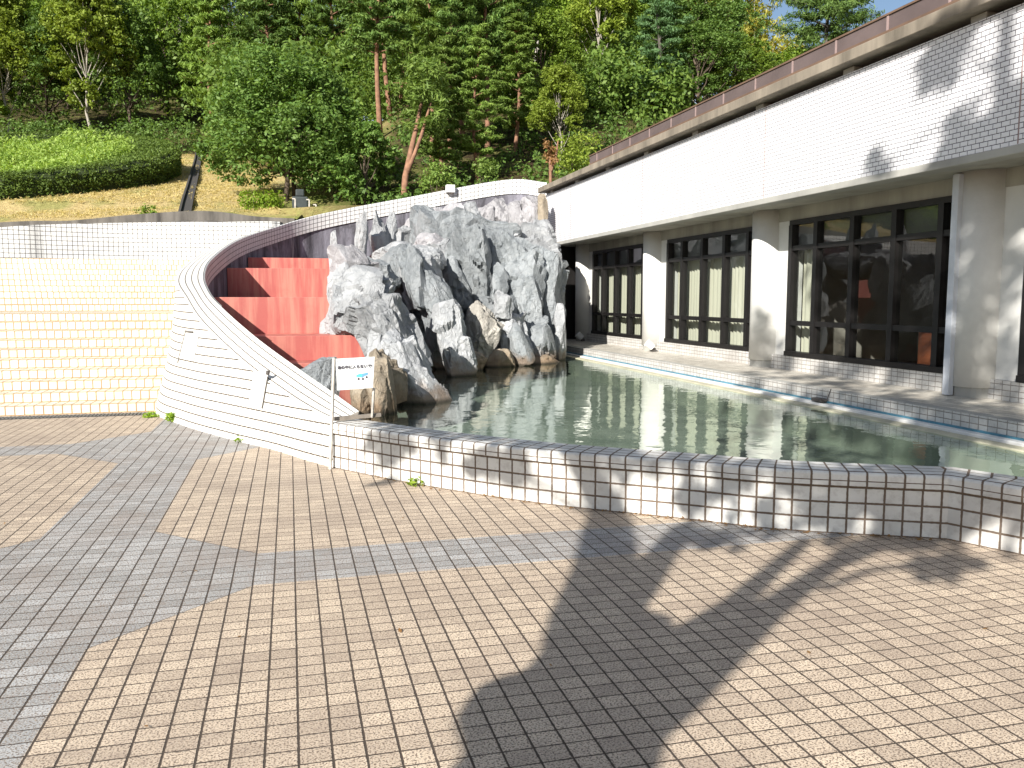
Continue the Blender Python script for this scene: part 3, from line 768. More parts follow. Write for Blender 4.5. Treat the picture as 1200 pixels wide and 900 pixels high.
ROCKS = [
    # left ridge running down to the water
    (1, 424, 352, 12.6, 84, 84, .9, 0, 'rock_pale', 5), (2, 456, 390, 11.5, 64, 108, .8, -28, 'rock_pale', 5), (3, 484, 438, 10.2, 50, 118, .8, -24, 'rock_pale', 5),
    (4, 464, 432, 10.4, 48, 84, .8, -18, 'rock_pale', 5), (5, 412, 314, 13.2, 54, 50, .9, 10, 'rock_violet', 4), (6, 438, 318, 14.2, 50, 48, .9, -20, 'rock_grey', 4),
    (7, 419, 366, 12.1, 46, 44, .8, 0, 'rock_pale', 5), (50, 402, 350, 12.7, 34, 92, .8, 0, 'rock_pale', 4), (51, 446, 408, 11.2, 34, 60, .8, -10, 'rock_pale', 4),
    # gully floor and the second slab
    (8, 478, 378, 15.4, 56, 110, .5, -24, 'rock_grey', 4), (9, 510, 420, 15.0, 50, 70, .5, -20, 'rock_grey', 4),
    (10, 503, 345, 14.4, 46, 112, .9, -20, 'rock_grey', 5), (11, 528, 402, 13.6, 38, 84, .8, -16, 'rock_pale', 5), (12, 478, 302, 16.0, 82, 34, 1.1, -4, 'rock_pale', 5),
    (13, 548, 375, 17.4, 46, 110, .5, -18, 'rock_grey', 4),
    # centre and right faces
    (14, 556, 318, 17.0, 50, 92, .9, -8, 'rock_grey', 5), (15, 602, 326, 17.4, 78, 104, .8, 4, 'rock_grey', 5), (16, 642, 350, 17.6, 42, 128, .8, 0, 'rock_grey', 5),
    (17, 634, 296, 18.2, 54, 44, 1.1, 0, 'rock_pale', 4), (18, 553, 290, 17.8, 50, 34, 1.0, 0, 'rock_pale', 4), (52, 618, 362, 17.0, 34, 70, .8, -8, 'rock_grey', 5), (53, 584, 345, 16.8, 26, 70, .8, 8, 'rock_grey', 4),
    (19, 570, 388, 15.4, 42, 60, .8, 6, 'rock_beige', 5), (20, 600, 390, 16.0, 38, 70, .8, -14, 'rock_pale', 5), (21, 630, 400, 16.6, 44, 62, .8, -14, 'rock_grey', 5),
    (54, 588, 356, 15.8, 26, 32, .8, 0, 'rock_pale', 4), (55, 608, 404, 15.6, 22, 44, .8, -20, 'rock_grey', 4), (56, 655, 395, 17.0, 18, 70, .8, 0, 'rock_pale', 4),
    (22, 556, 425, 14.6, 36, 28, .9, 0, 'rock_brown', 4), (23, 630, 425, 16.2, 52, 18, .9, 0, 'rock_brown', 4), (24, 588, 422, 15.4, 40, 28, .9, 0, 'rock_brown', 4),
    (63, 520, 305, 17.6, 60, 50, .9, 0, 'rock_pale', 5), (64, 578, 300, 17.8, 70, 60, .8, 0, 'rock_grey', 5), (65, 536, 325, 17.0, 44, 70, .8, -12, 'rock_grey', 4), (66, 625, 318, 17.6, 60, 70, .8, 4, 'rock_grey', 5), (67, 585, 372, 16.8, 60, 70, .7, 0, 'rock_grey', 5), (68, 466, 312, 15.2, 50, 40, .9, -10, 'rock_grey', 4), (69, 495, 322, 15.0, 50, 60, .9, -14, 'rock_pale', 5),
    # middle shelf
    (25, 512, 290, 18.4, 54, 36, .9, 0, 'rock_violet', 4), (26, 590, 282, 19.0, 66, 32, 1.1, -10, 'rock_pale', 4), (27, 630, 276, 19.4, 50, 34, 1.1, 8, 'rock_pale', 4),
    (28, 548, 277, 19.2, 44, 34, .9, 10, 'rock_violet', 4),
    # columnar stones under the wall
    (30, 489, 272, 20.6, 34, 48, .8, 4, 'rock_violet', 4), (31, 508, 268, 20.9, 32, 50, .8, -8, 'rock_violet', 4), (32, 526, 266, 21.2, 32, 48, .8, 6, 'rock_violet', 4),
    (33, 546, 264, 21.4, 34, 46, .8, -5, 'rock_pale', 4), (34, 567, 261, 21.5, 32, 46, .8, 10, 'rock_violet', 4), (35, 586, 259, 21.5, 34, 46, .8, -6, 'rock_violet', 4),
    (36, 606, 256, 21.4, 34, 42, .8, 3, 'rock_violet', 4), (57, 624, 255, 21.3, 32, 42, .8, -3, 'rock_violet', 4), (58, 636, 252, 21.0, 12, 50, .8, 0, 'rock_brown', 4), (37, 470, 280, 19.6, 26, 34, .9, 12, 'rock_pale', 4), (59, 556, 262, 20.6, 14, 30, .8, 14, 'rock_pale', 4), (62, 497, 272, 20.0, 14, 30, .8, -12, 'rock_pale', 4),
]
for R_ in ROCKS:
    s_, u, v, f, w, h, dp_, ti, mt, sb = R_
    rock(s_, u, v, f, w, h, dp_, ti, mt, sb, parent=rk)
for (s_, u, v, f, w, h, ti) in ((40, 424, 273, 15.8, 22, 54, 4), (41, 442, 271, 16.4, 22, 50, -6), (42, 456, 273, 16.8, 20, 44, 8), (43, 391, 290, 17.2, 11, 36, 2)):
    rock(s_, u, v, f, w, h, .6, ti, 'rock_pale', 4, name='standing_stone', parent=rk, sharp=.55 if s_ < 43 else .1)
# rock body behind the boulders
rock(60, 562, 345, 19.8, 190, 170, .9, 0, 'rock_grey', 5, name='core', parent=rk, planes=10)
rock(61, 485, 375, 17.4, 90, 120, .8, -15, 'rock_grey', 4, name='core', parent=rk, planes=10)
# small brown rocks beside the sign
for (s_, u, v, f, w, h, ti, mt, lab) in ((70, 372, 446, 9.1, 60, 44, -6, 'rock_grey', 'rounded grey rock behind the wall at the foot of the red steps'),
        (71, 424, 466, 9.0, 34, 56, 0, 'rock_brown', 'dark narrow brown rock just behind the sign board'),
        (72, 442, 460, 9.1, 38, 66, -12, 'rock_brown', 'tan upright rock at the water edge right of the sign'),
        (73, 455, 440, 9.7, 44, 60, -14, 'rock_brown', 'sunlit tan rock leaning on the pale ridge beside the sign')):
    o = rock(s_, u, v, f, w, h, .8, ti, mt, 5); o.name = 'rock'; tag(o, lab, 'rock', 'small rocks near the sign')

# ------------------------------------------------------------------ sign
sg = empty('warning_sign', G(388, 549), 'white notice board on a leaning metal post in front of the low pool wall', 'sign')
b = G(388, 549); tp = D(392.5, 419, 7.66); back_n = (RF(0, 1)).normalized()
m = MB(); m.tube([b + Vector((-.01, -.03, 0)), tp + Vector((-.01, -.03, 0))], .016, 6); m.build('post', 'post_metal', sg)
m = MB(); q1 = D(438, 455, 7.75); q2 = D(436, 489, 7.80); m.tube([q1, q2], .013, 6); m.build('post', 'post_metal', sg)
m = MB(); m.tube([D(391, 491, 7.66), D(446, 486, 7.86)], .024, 4); m.build('cross_bar', 'timber', sg)
c1, c2, c3, c4 = D(393.5, 420.5, 7.62), D(439, 418, 7.70), D(437, 454.5, 7.70), D(395, 457.5, 7.62)
nrm = (c2 - c1).cross(c4 - c1).normalized()
if nrm.dot(RF(0, 1)) > 0: nrm = -nrm
m = MB(); vs = [c1, c2, c3, c4] + [p - nrm * .008 for p in (c1, c2, c3, c4)]
m.add(vs, [(0, 3, 2, 1), (4, 5, 6, 7), (0, 1, 5, 4), (1, 2, 6, 5), (2, 3, 7, 6), (3, 0, 4, 7)]); m.build('board', 'board_white', sg)
def on_board(a, b_, lift=.003):   # a right 0..1, b down 0..1
    return c1.lerp(c2, a).lerp(c4.lerp(c3, a), b_) + nrm * lift
ex = (c2 - c1).normalized(); ez = -(c4 - c1); ez = (ez - ex * ez.dot(ex)).normalized()
RM = Matrix((ex, ez, ex.cross(ez))).transposed()
def text(body, a, b_, size, mat):
    cu = bpy.data.curves.new('lettering', 'FONT'); cu.body = body; cu.size = size; cu.align_x = 'CENTER'; cu.extrude = .0008; cu.offset = .0007
    o = bpy.data.objects.new('lettering', cu); col.objects.link(o)
    M4 = RM.to_4x4(); M4.translation = on_board(a, b_); 
    dg = bpy.context.evaluated_depsgraph_get(); me = bpy.data.meshes.new_from_object(o.evaluated_get(dg)); bpy.data.objects.remove(o)
    me.materials.clear(); me.materials.append(MATS[mat]); o = bpy.data.objects.new('lettering', me); col.objects.link(o)
    o.parent = sg; o.matrix_parent_inverse = Matrix.Translation(-sg.location); o.matrix_world = M4; o.matrix_parent_inverse = Matrix.Identity(4)
    o.location = on_board(a, b_) - sg.location; o.rotation_euler = RM.to_euler()
for dx_, dz_ in ((0, 0), (.0035, 0), (0, .006)): text('池の中に入らないで!', .49 + dx_, .33 - dz_, .034, 'ink')
def shape(pts, mat, name='drawing', lift=.003):
    m = MB(); f = [on_board(a, b_, lift) for a, b_ in pts]; m.add(f, [tuple(range(len(f)))]); m.build(name, mat, sg)
shape([(.53, .56), (.60, .52), (.68, .52), (.68, .64), (.62, .62), (.53, .61)], 'cyan_paint'); shape([(.68, .52), (.84, .49), (.84, .56), (.74, .60), (.68, .64)], 'sky_blue_paint')
for a, b_ in ((.59, .68), (.71, .69), (.81, .64)): shape([(a + .03 * math.cos(t), b_ + .038 * math.sin(t)) for t in [k * .785 for k in range(8)]], 'ink')
for a, b_ in ((.24, .66), (.40, .73)): shape([(a + .035 * math.cos(t), b_ + .028 * math.sin(t)) for t in [k * .785 for k in range(8)]], 'ink_faint')
for a, b_ in ((.03, .08), (.12, .07), (.96, .05), (.5, .05)): shape([(a + .012 * math.cos(t), b_ + .014 * math.sin(t)) for t in [k * .785 for k in range(8)]], 'ink', 'bolt')

# small white box on top of the wall
wbx = D(528, 220, 22.9); m = MB(); m.box((wbx.x - .11, wbx.y - .02, wbx.z - .12), (wbx.x + .12, wbx.y + .18, wbx.z + .08)); o = m.build('junction_box', 'white_paint', bevel=.008)
tag(o, 'small white box standing on top of the curved wall above the rocks', 'box')

# ------------------------------------------------------------------ trees
def limb_pts(a, b, rnd, k=5, wob=.12):
    L = (b - a).length; out = []
    for i in range(k + 1):
        t = i / k; p = a.lerp(b, t) + Vector((rnd.uniform(-1, 1), rnd.uniform(-1, 1), rnd.uniform(-.5, .9))) * wob * L * .3 * math.sin(math.pi * t); out.append(p)
    return out
def make_tree(kind, seed, name, mat, bark, H=8.0, W=5.0, trunk_h=2.0, n_leaf=14000, leaf=.17, tr=.14, stems=1):
    rnd = random.Random(seed); rng = np.random.default_rng(seed)
    root = bpy.data.objects.new(name, None); col.objects.link(root)
    t = MB(); cl = []
    if kind == 'broad':
        lobes = []
        nl = int(15 + W * 2)
        for k in range(nl):
            zz = rnd.random() ** .8; ang = k * 2.4 + rnd.uniform(-.5, .5); env = math.sin(math.pi * min(.97, (.16 + .84 * zz))) ** .6
            rr = W * .5 * env * rnd.uniform(.45, .88)
            c = Vector((rr * math.cos(ang), rr * math.sin(ang), trunk_h * .8 + (H - trunk_h * .8) * (.10 + .80 * zz))); lobes.append((c, W * rnd.uniform(.13, .22)))
        for s in range(stems):
            bx = Vector((rnd.uniform(-.3, .3) * (stems - 1), rnd.uniform(-.2, .2) * (stems - 1), -.3))
            topp = Vector((bx.x * 1.5, bx.y, H * .72)); pts = limb_pts(bx, topp, rnd, 7, .10); t.tube(pts, [tr * (1 - .8 * i / 7) for i in range(8)], 8)
            for c, r in lobes[s::stems]:
                a = pts[min(6, max(2, int(7 * (c.z - r) / H)))]; t.tube(limb_pts(a, c, rnd, 4), [tr * .38, tr * .3, tr * .2, tr * .12, tr * .05], 5, False)
        per = 30; total = n_leaf // per
        for k in range(total):
            c, r = lobes[k % nl]; d = Vector((rnd.gauss(0, 1), rnd.gauss(0, 1), rnd.gauss(.35, .9))).normalized()
            q = c + d * r * rnd.uniform(.75, 1.12); cl.append((q.x, q.y, q.z, r * rnd.uniform(.25, .42), .7, per))
        V, Q = leaves(cl, rng, leaf, 1.8, .45, .8)
    elif kind == 'pine':
        bend = Vector((rnd.uniform(-.4, .4), rnd.uniform(-.4, .4), 0))
        pts = [Vector((bend.x * math.sin(i * .5), bend.y * math.sin(i * .4), -.3 + (H + .3) * i / 9)) for i in range(10)]
        t.tube(pts, [tr * (1 - .85 * i / 9) for i in range(10)], 8)
        z = trunk_h; per = 42; N = n_leaf // per; tiers = int((H - trunk_h) / .62) + 1; perT = max(6, N // tiers)
        for ti in range(tiers):
            zt = trunk_h + (H - trunk_h) * (ti + .5) / tiers; fr = (zt - trunk_h) / (H - trunk_h); R = W * .5 * (1 - fr ** 1.6 * .86) * (.65 + .35 * min(1, fr * 4)) * rnd.uniform(.8, 1.1)
            nb = 5; a0 = rnd.uniform(0, 6.28)
            for b_ in range(nb):
                an = a0 + b_ * 6.28 / nb + rnd.uniform(-.35, .35); rb = R * rnd.uniform(.6, 1.12); cz = zt + rnd.uniform(-.18, .18)
                ctr = pts[min(9, int(9 * zt / H))]; tip = Vector((ctr.x + rb * math.cos(an), ctr.y + rb * math.sin(an), cz + .12 * rb)); root_ = Vector((ctr.x, ctr.y, cz - .1))
                t.tube([root_, root_.lerp(tip, .5) + Vector((0, 0, .08)), tip], [tr * .26, tr * .18, tr * .06], 5, False)
                for q in range(max(2, perT // nb)):
                    s = rnd.uniform(.35, 1.05); side = rnd.uniform(-.28, .28) * rb * s; p = root_.lerp(tip, s)
                    cl.append((p.x - math.sin(an) * side, p.y + math.cos(an) * side, p.z + rnd.uniform(.0, .14), rnd.uniform(.20, .36) * (W / 4), .42, per))
        V, Q = leaves(cl, rng, leaf, 5.5, .5, .6)
    elif kind == 'bamboo':
        for k in range(16):
            x, y = rnd.uniform(-.5, .5) * W, rnd.uniform(-.5, .5) * W; h = H * rnd.uniform(.75, 1); lean = Vector((rnd.uniform(-1, 1), rnd.uniform(-1, 1), 0)) * .9
            pts = [Vector((x, y, 0)) + Vector((0, 0, h * i / 6)) + lean * (i / 6) ** 3 for i in range(7)]; t.tube(pts, [.05, .05, .045, .04, .03, .02, .01], 6)
            for q in range(n_leaf // 16 // 26):
                s = rnd.uniform(.3, 1); i = min(5, int(s * 6)); p = pts[i].lerp(pts[i + 1], s * 6 - i); cl.append((p.x + rnd.gauss(0, .35), p.y + rnd.gauss(0, .35), p.z + rnd.gauss(0, .15), .35, .8, 26))
        V, Q = leaves(cl, rng, leaf, 4.0, .2, .4, .8)
    tk = t.build('trunk', bark, None, smooth=True); tk.parent = root
    cr = mesh_np('crown', V, Q, mat, root, True)
    return root, [tk, cr]
KIT = {}
KIT['broad_a'] = make_tree('broad', 1, 'broadleaf_tree', 'leaf_mid', 'bark', 8, 5.2, 1.4, 22000)
KIT['broad_b'] = make_tree('broad', 2, 'broadleaf_tree', 'leaf_light', 'bark_pale', 9, 4.4, 1.4, 26000, .17, .10)
KIT['broad_c'] = make_tree('broad', 3, 'broadleaf_tree', 'leaf_dark', 'bark', 8.5, 5.4, 1.5, 15000)
KIT['round'] = make_tree('broad', 4, 'round_tree', 'leaf_round', 'bark', 5.7, 6.0, .75, 46000, .15, .10, 3)
KIT['small'] = make_tree('broad', 5, 'small_tree', 'leaf_round', 'bark', 2.6, 2.1, .4, 9000, .12, .05)
KIT['pine_a'] = make_tree('pine', 6, 'pine_tree', 'leaf_pine', 'bark_pine', 10, 3.6, 3.4, 24000, .26, .13)
KIT['pine_b'] = make_tree('pine', 7, 'pine_tree', 'leaf_pine_light', 'bark_pine', 9, 3.4, 1.6, 26000, .26, .12)
KIT['cedar'] = make_tree('pine', 8, 'conifer_tree', 'leaf_blue', 'bark_dark', 10, 4.0, .8, 26000, .22, .14)
KIT['bamboo'] = make_tree('bamboo', 9, 'bamboo_clump', 'leaf_bamboo', 'bark_pale', 10, 5.0, 0, 16000, .34)
KIT['lone_pine'] = make_tree('pine', 10, 'pine_tree', 'leaf_pine', 'bark_dark', 9, 7.0, 3.0, 26000, .28, .18)
USED = set()
def put(kit, u, f, sx, sz, label, cat='tree', rz=None, group=None, name=None, dz=0):
    root, kids = KIT[kit]; p = TP(u, f); p.z += dz; rz = (u * 1.7 + f) % 6.28 if rz is None else rz
    if kit not in USED:
        USED.add(kit); o = root; o.location = p; o.rotation_euler = (0, 0, rz); o.scale = (sx, sx, sz); o['label'] = label
    else: o = copy_tree(root, kids, p, rz, (sx, sx, sz), label)
    o['category'] = cat; o['group'] = group or 'trees on the hillside'
    if name: o.name = name
    return o
put('round', 343, 28.0, .90, .74, 'big round dark green tree at the lawn edge above the curved wall', group=None)
put('small', 431, 27.0, 1.0, 1.0, 'small dark round tree just right of the big round tree')
# left wood
for a in (('broad_b', 25, 50, 1.0, 1.0, 'light green slender tree rising behind the left part of the hedge'),
          ('broad_b', 118, 50, 1.05, 1.1, 'yellow green tree with pale trunk behind the middle of the lawn edge'),
          ('broad_c', 70, 51, .9, .85, 'dark low tree between two yellow green trees behind the hedge'),
          ('broad_a', -30, 49, 1.0, 1.0, 'mid green tree cut off by the left edge at the hedge'),
          ('broad_c', 165, 52, .85, .9, 'dark shady tree behind the top end of the lawn'),
          ('broad_a', 208, 56, .9, 1.1, 'mid green tree behind the upper end of the drain channel'),
          ('broad_b', 225, 62, 1.1, 1.35, 'tall poplar like light green tree above the drain channel'),
          ('broad_b', 150, 61, 1.0, 1.3, 'tall pale green tree in the second row left of the poplar like one'),
          ('broad_a', 95, 60, 1.1, 1.4, 'tall mid green tree in the second row above the hedge tip'),
          ('broad_c', 40, 60, 1.2, 1.4, 'tall dark tree in the second row above the flower bed'),
          ('broad_b', -10, 60, 1.1, 1.4, 'tall light green tree at the upper left corner'),
          ('pine_b', 262, 50, 1.1, 1.1, 'feathery bright pine left above the big round tree'),
          ('broad_c', 282, 56, 1.0, 1.3, 'tall dark tree behind the left shoulder of the round tree'),
          ('pine_a', 318, 48, 1.3, 1.1, 'feathery dark pine directly above the top of the round tree'),
          ('pine_b', 362, 50, 1.3, 1.2, 'tall bushy pine behind the right shoulder of the round tree'),
          ('pine_a', 398, 46, 1.2, 1.1, 'dense dark pine between round tree and the bare orange trunks'),
          # pines in the middle
          ('pine_a', 450, 36, 1.0, .95, 'pine with bare orange trunk nearest to the round tree'),
          ('pine_a', 462, 40, 1.0, 1.0, 'slim pine with bare trunk second from the round tree'),
          ('pine_a', 473, 42, 1.0, 1.05, 'slim pine with bare trunk third from the round tree'),
          ('pine_b', 508, 31.5, .95, .95, 'bright green bushy pine left of the white box on the wall'),
          ('pine_b', 545, 34, 1.0, 1.0, 'tall bright pine straight above the white box on the wall'),
          ('pine_a', 530, 32, .8, .85, 'pine with reddish trunk standing close above the white box'),
          ('pine_a', 572, 33, .9, .95, 'pine with orange trunk to the right of the white box'),
          ('pine_b', 588, 41, 1.0, 1.0, 'feathery pine just left of the dark gap with dead trunk'),
          ('cedar', 604, 47, 1.0, 1.25, 'tall dark conifer at the left edge of the dark gap'),
          ('pine_b', 430, 52, 1.2, 1.2, 'pine in the back row above the small dark tree'),
          ('pine_a', 490, 50, 1.2, 1.15, 'dark pine in the back row above the leaning double trunk'),
          ('pine_b', 540, 52, 1.2, 1.2, 'pine in the back row highest above the wall middle'),
          ('pine_b', 522, 29, .62, .55, 'short fluffy pine low over the wall just left of the white box'),
          ('pine_b', 562, 29.5, .60, .58, 'short fluffy pine low over the wall just right of the white box'),
          ('pine_b', 602, 33, .72, .62, 'short fluffy pine at the foot of the dark gap'),
          ('broad_c', 590, 45, .8, .9, 'dark leafy tree filling the space behind the orange trunk pines'),
          ('broad_c', 500, 44, .8, .85, 'dark leafy tree deep in the wood above the leaning pine'),
          # right of the gap
          ('broad_c', 812, 40, .75, .55, 'small dark tree low behind the roof under the bamboo'),
          ('broad_a', 856, 42, .75, .56, 'small mid green tree low behind the roof in front of the bamboo'),
          ('broad_a', 632, 36, .7, .62, 'mid green tree below the dead trunk behind the wall end'),
          ('broad_b', 655, 31, .48, .42, 'young bright green tree just behind the left end of the roof'),
          ('broad_b', 700, 42, .85, .8, 'bright yellow green tree over the left end of the brown roof edge'),
          ('broad_a', 672, 46, .85, .78, 'mid green tree right of the leaning dead trunk'),
          ('broad_c', 636, 52, .7, .45, 'dark tree beside the bright patch of sky'),
          ('cedar', 758, 40, .95, .72, 'blue green feathery conifer behind the roof edge'),
          ('broad_c', 800, 43, .85, .72, 'dark dense tree behind the roof right of the blue green conifer'),
          ('broad_c', 838, 45, .85, .72, 'second dark dense tree behind the roof below the yellow bamboo'),
          ('broad_a', 722, 54, .95, .80, 'mid green tree on the skyline left of the yellowish one'),
          ('broad_a', 770, 54, 1.0, .84, 'mid green tree on the skyline above the blue green conifer'),
          ('broad_c', 742, 60, 1.0, .85, 'dark green tree farthest back on the skyline'),
          ('bamboo', 848, 52, 1.0, .98, 'yellow green bamboo grove on the skyline left of the blue sky'),
          ('bamboo', 886, 54, .8, .74, 'yellow bamboo on the skyline next to the lone pine'),
          ('broad_a', 915, 46, .8, .62, 'low green tree peeping over the roof below the lone pine')):
    put(a[0], a[1], a[2], a[3], a[4], a[5], cat='bamboo' if a[0] == 'bamboo' else 'tree')
put('lone_pine', 957, 47, 1.0, 1.0, 'dark spreading pine alone against the blue sky above the roof', group=None, dz=2.2)

# leaning double trunk pine
lp = empty('leaning_pine', TP(474, 26.5), 'leaning pine with two bare orange trunks above the curved wall', 'tree')
b = TP(474, 26.5) - Vector((0, 0, .2))
m = MB(); m.tube([b, D(475, 208, 26.6), D(482, 175, 27), D(489, 145, 27.4), D(494, 120, 27.8)], [.11, .10, .085, .07, .05], 8); m.tube([D(475, 208, 26.6), D(486, 180, 26.8), D(494, 158, 27), D(505, 120, 27.2)], [.08, .06, .055, .03], 8); m.build('trunk', 'bark_pine', lp, smooth=True)
rng = np.random.default_rng(77); rn = random.Random(7)
cl = []
for k in range(90):
    u, v = rn.uniform(480, 520), rn.uniform(70, 160); p = D(u, v, rn.uniform(26.8, 28.4)); cl.append((p.x, p.y, p.z, .3, .5, 40))
V, Q = leaves(cl, rng, .22, 5, .5, .6); mesh_np('crown', V, Q, 'leaf_pine_light', lp)
# dead trunks
dd = empty('dead_tree', TP(616, 40), 'bare grey dead trunk leaning in the dark gap between the trees', 'dead tree')
m = MB(); m.tube([TP(616, 40), D(617, 150, 40), D(621, 100, 40.3), D(627, 70, 40.6), D(632, 38, 41)], [.13, .12, .10, .08, .03], 8); m.build('trunk', 'bark_pale', dd, smooth=True)
m = MB(); m.tube([D(621, 98, 40.3), D(612, 103, 40), D(596, 112, 39.6)], [.05, .04, .02], 6); m.tube([D(629, 57, 40.7), D(636, 59, 40.8)], [.04, .015], 6); m.build('branch', 'bark_pale', dd, smooth=True)
d2_ = empty('dead_pole', TP(603, 39), 'thin grey dead stem leaning against the taller dead trunk', 'dead tree')
m = MB(); m.tube([TP(603, 39), D(611, 115, 39.6), D(619, 92, 40.1)], [.06, .05, .03], 6); m.build('stem', 'bark_pale', d2_)
# small dry tree
dr = empty('dry_sapling', TP(645, 25.5), 'small withered orange leaved sapling beside the roof end', 'tree')
m = MB(); bb = TP(645, 25.5); m.tube([bb - Vector((0, 0, .2)), D(645, 195, 25.5), D(644, 172, 25.6)], [.05, .045, .02], 6); m.tube([D(646, 200, 25.5), D(652, 180, 25.5), D(654, 165, 25.5)], [.045, .035, .02], 6); m.build('trunk', 'bark_pine', dr)
cl = [(*D(rn.uniform(640, 650), rn.uniform(165, 188), 25.5 + rn.uniform(-.2, .2)), .16, 1, 30) for k in range(12)]
V, Q = leaves(cl, rng, .10, 2, .3, .4); mesh_np('crown', V, Q, 'leaf_dry', dr)

# far wood filling the slope behind (one mass)
cl = []; rn = random.Random(5)
for k in range(9000):
    f = rn.uniform(50, 86) if k % 3 else rn.uniform(38, 50); u = rn.uniform(-120, 650) if k % 4 else rn.uniform(640, 800); r = (u - 600) / FPX * f
    if f < 50 and (u < 255): continue
    hh = (rn.uniform(.3, 5.5) if f < 50 else rn.uniform(0.5, 10.5))
    top = 14.0
    if u > 690: hh *= .52 - .0007 * (u - 690)
    if 600 < u <= 690: hh *= .34
    p = RF(r, f, terr(r, f) + hh); cl.append((p.x, p.y, p.z, rn.uniform(.55, 1.1), .7, 34))
V, Q = leaves(cl, np.random.default_rng(5), .23, 1.8, .4, .8)
o = mesh_np('distant_wood', V, Q, 'leaf_wood'); tag(o, 'mass of dark trees filling the slope behind the single trees', 'wood', kind='stuff')
# undergrowth
cl = []
for k in range(1100):
    u = rn.uniform(395, 790); f = rn.uniform(25.5, 46); r = (u - 600) / FPX * f; p = RF(r, f, terr(r, f) + rn.uniform(.05, .5))
    if rn.random() < .45: continue
    cl.append((p.x, p.y, p.z, rn.uniform(.25, .6), .7, 34))
for k in range(260):
    u = rn.uniform(-60, 245); f = rn.uniform(47, 49.5); r = (u - 600) / FPX * f; p = RF(r, f, terr(r, f) + rn.uniform(.1, 1.6)); cl.append((p.x, p.y, p.z, rn.uniform(.4, .8), .8, 40))
V, Q = leaves(cl, np.random.default_rng(6), .16, 1.9, .4, .8); o = mesh_np('undergrowth', V, Q, 'leaf_dark'); tag(o, 'low dark undergrowth under the trees along the wood edge', 'undergrowth', kind='stuff')

# bushes just behind the wall
def bush(pts, mat, label, r=.3, leaf=.10, n=36, name='bush'):
    cl = [(p.x, p.y, p.z, r * rn.uniform(.7, 1.2), .8, n) for p in pts]; V, Q = leaves(cl, np.random.default_rng(len(pts)), leaf, 2.0, .5, .7)
    c = pts[0].copy(); e = empty(name, (c.x, c.y, c.z - .3), label, 'bush', None); mesh_np('foliage', V, Q, mat, e)
    m = MB(); [m.tube([(c.x, c.y, c.z - .9), tuple(p)], [.02, .006], 5, False) for p in pts[:6]]; m.build('stem', 'bark', e)
bush([D(rn.uniform(285, 330), rn.uniform(228, 252), 26 + rn.uniform(-.5, .5)) for k in range(60)], 'leaf_weed', 'bright green low bush left of the round tree trunk')
bush([D(rn.uniform(163, 182), rn.uniform(238, 256), 24.6 + rn.uniform(-.1, .1)) for k in range(12)], 'leaf_mid', 'small green shrub poking up behind the white tiled wall', .14, .08)
bush([D(rn.uniform(498, 528), rn.uniform(195, 220), 25.5 + rn.uniform(-.4, .4)) for k in range(40)], 'leaf_pine_light', 'low fresh green bush touching the curved wall left of the white box')
bush([D(rn.uniform(560, 580), rn.uniform(190, 206), 26.5 + rn.uniform(-.4, .4)) for k in range(24)], 'leaf_pine_light', 'low fresh green bush right of the white box')
bush([D(rn.uniform(655, 700), rn.uniform(160, 200), 27 + rn.uniform(-.6, .6)) for k in range(50)], 'leaf_light', 'leafy green bush behind the left end of the roof')
rng = np.random.default_rng(31); cl = []
for k in range(150):
    i = int(rng.integers(4, len(front) - 1)); p = front[i].lerp(front[min(i + 1, len(front) - 1)], float(rng.random())); q = abs(rng.normal(0, .035)) + .012; cl.append((p.x + .35 * q - .3 * q, p.y - q, .009, .035, .12, 2))
for k in range(34):
    cl.append((float(rng.uniform(-3, 5)), float(rng.uniform(2.8, 8)), .008, .02, .1, 1))
cl = [c for c in cl if c[0] < 5]
V, Q = leaves(cl, rng, .030, 2.2, 2.5, .1); V[:, 2] = np.clip(V[:, 2], .004, .03); o = mesh_np('fallen_leaves', V, Q, 'leaf_dry'); tag(o, 'small dry fallen leaves scattered along the foot of the low pool wall', 'fallen leaves', kind='stuff')
# weeds at the wall foot
def weed(u, v, label, n, h):
    p = G(u, v); cl = [(p.x + rn.uniform(-.06, .06), p.y + rn.uniform(-.05, .05), rn.uniform(.01, h), .05, 1.0, n) for k in range(10)]
    V, Q = leaves(cl, np.random.default_rng(int(u)), .07, 4, .2, .5); V[:, 2] = np.abs(V[:, 2]); o = mesh_np('weed', V, Q, 'leaf_weed'); tag(o, label, 'weed', 'weeds in the paving joints')
weed(203, 494, 'bright green weed tuft at the left foot of the curved wall', 22, .09)
weed(176, 489, 'low weed at the drain grate beside the curved wall', 10, .03)
weed(284, 518, 'tiny dry weed at the foot of the curved wall left of the sign', 5, .03)
weed(489, 569, 'tiny weed at the foot of the low pool wall right of the sign', 5, .03)

# hedge ring on the lawn
def ring(k, n, a, b_): t = 2 * math.pi * k / n; return math.cos(t) * a, math.sin(t) * b_
hc = (-20.9, 33.5)
def hm(r, f): return terr(r, f) + .055 * max(0, f - 27)
hd = empty('hedge', RF(hc[0], hc[1], terr(*hc)), 'clipped dark green hedge curving round the raised bed at upper left', 'hedge')
m = MB(); n = 90; prof = [(-.70, -1.3), (-.75, .4), (-.5, .62), (.5, .62), (.75, .4), (.7, -1.3)]; rows = []
HA, HB = 6.5, 6.7
for k in range(n + 1):
    x, y = ring(k, n, HA, HB); nx, ny = math.cos(2 * math.pi * k / n), math.sin(2 * math.pi * k / n); row = []
    for d, h in prof:
        r, f = hc[0] + x + nx * d, hc[1] + y + ny * d; row.append(RF(r, f, hm(hc[0] + x, hc[1] + y) + h))
    rows.append(row)
m.sheet(rows); m.build('hedge_body', 'hedge_core', hd)
cl = []
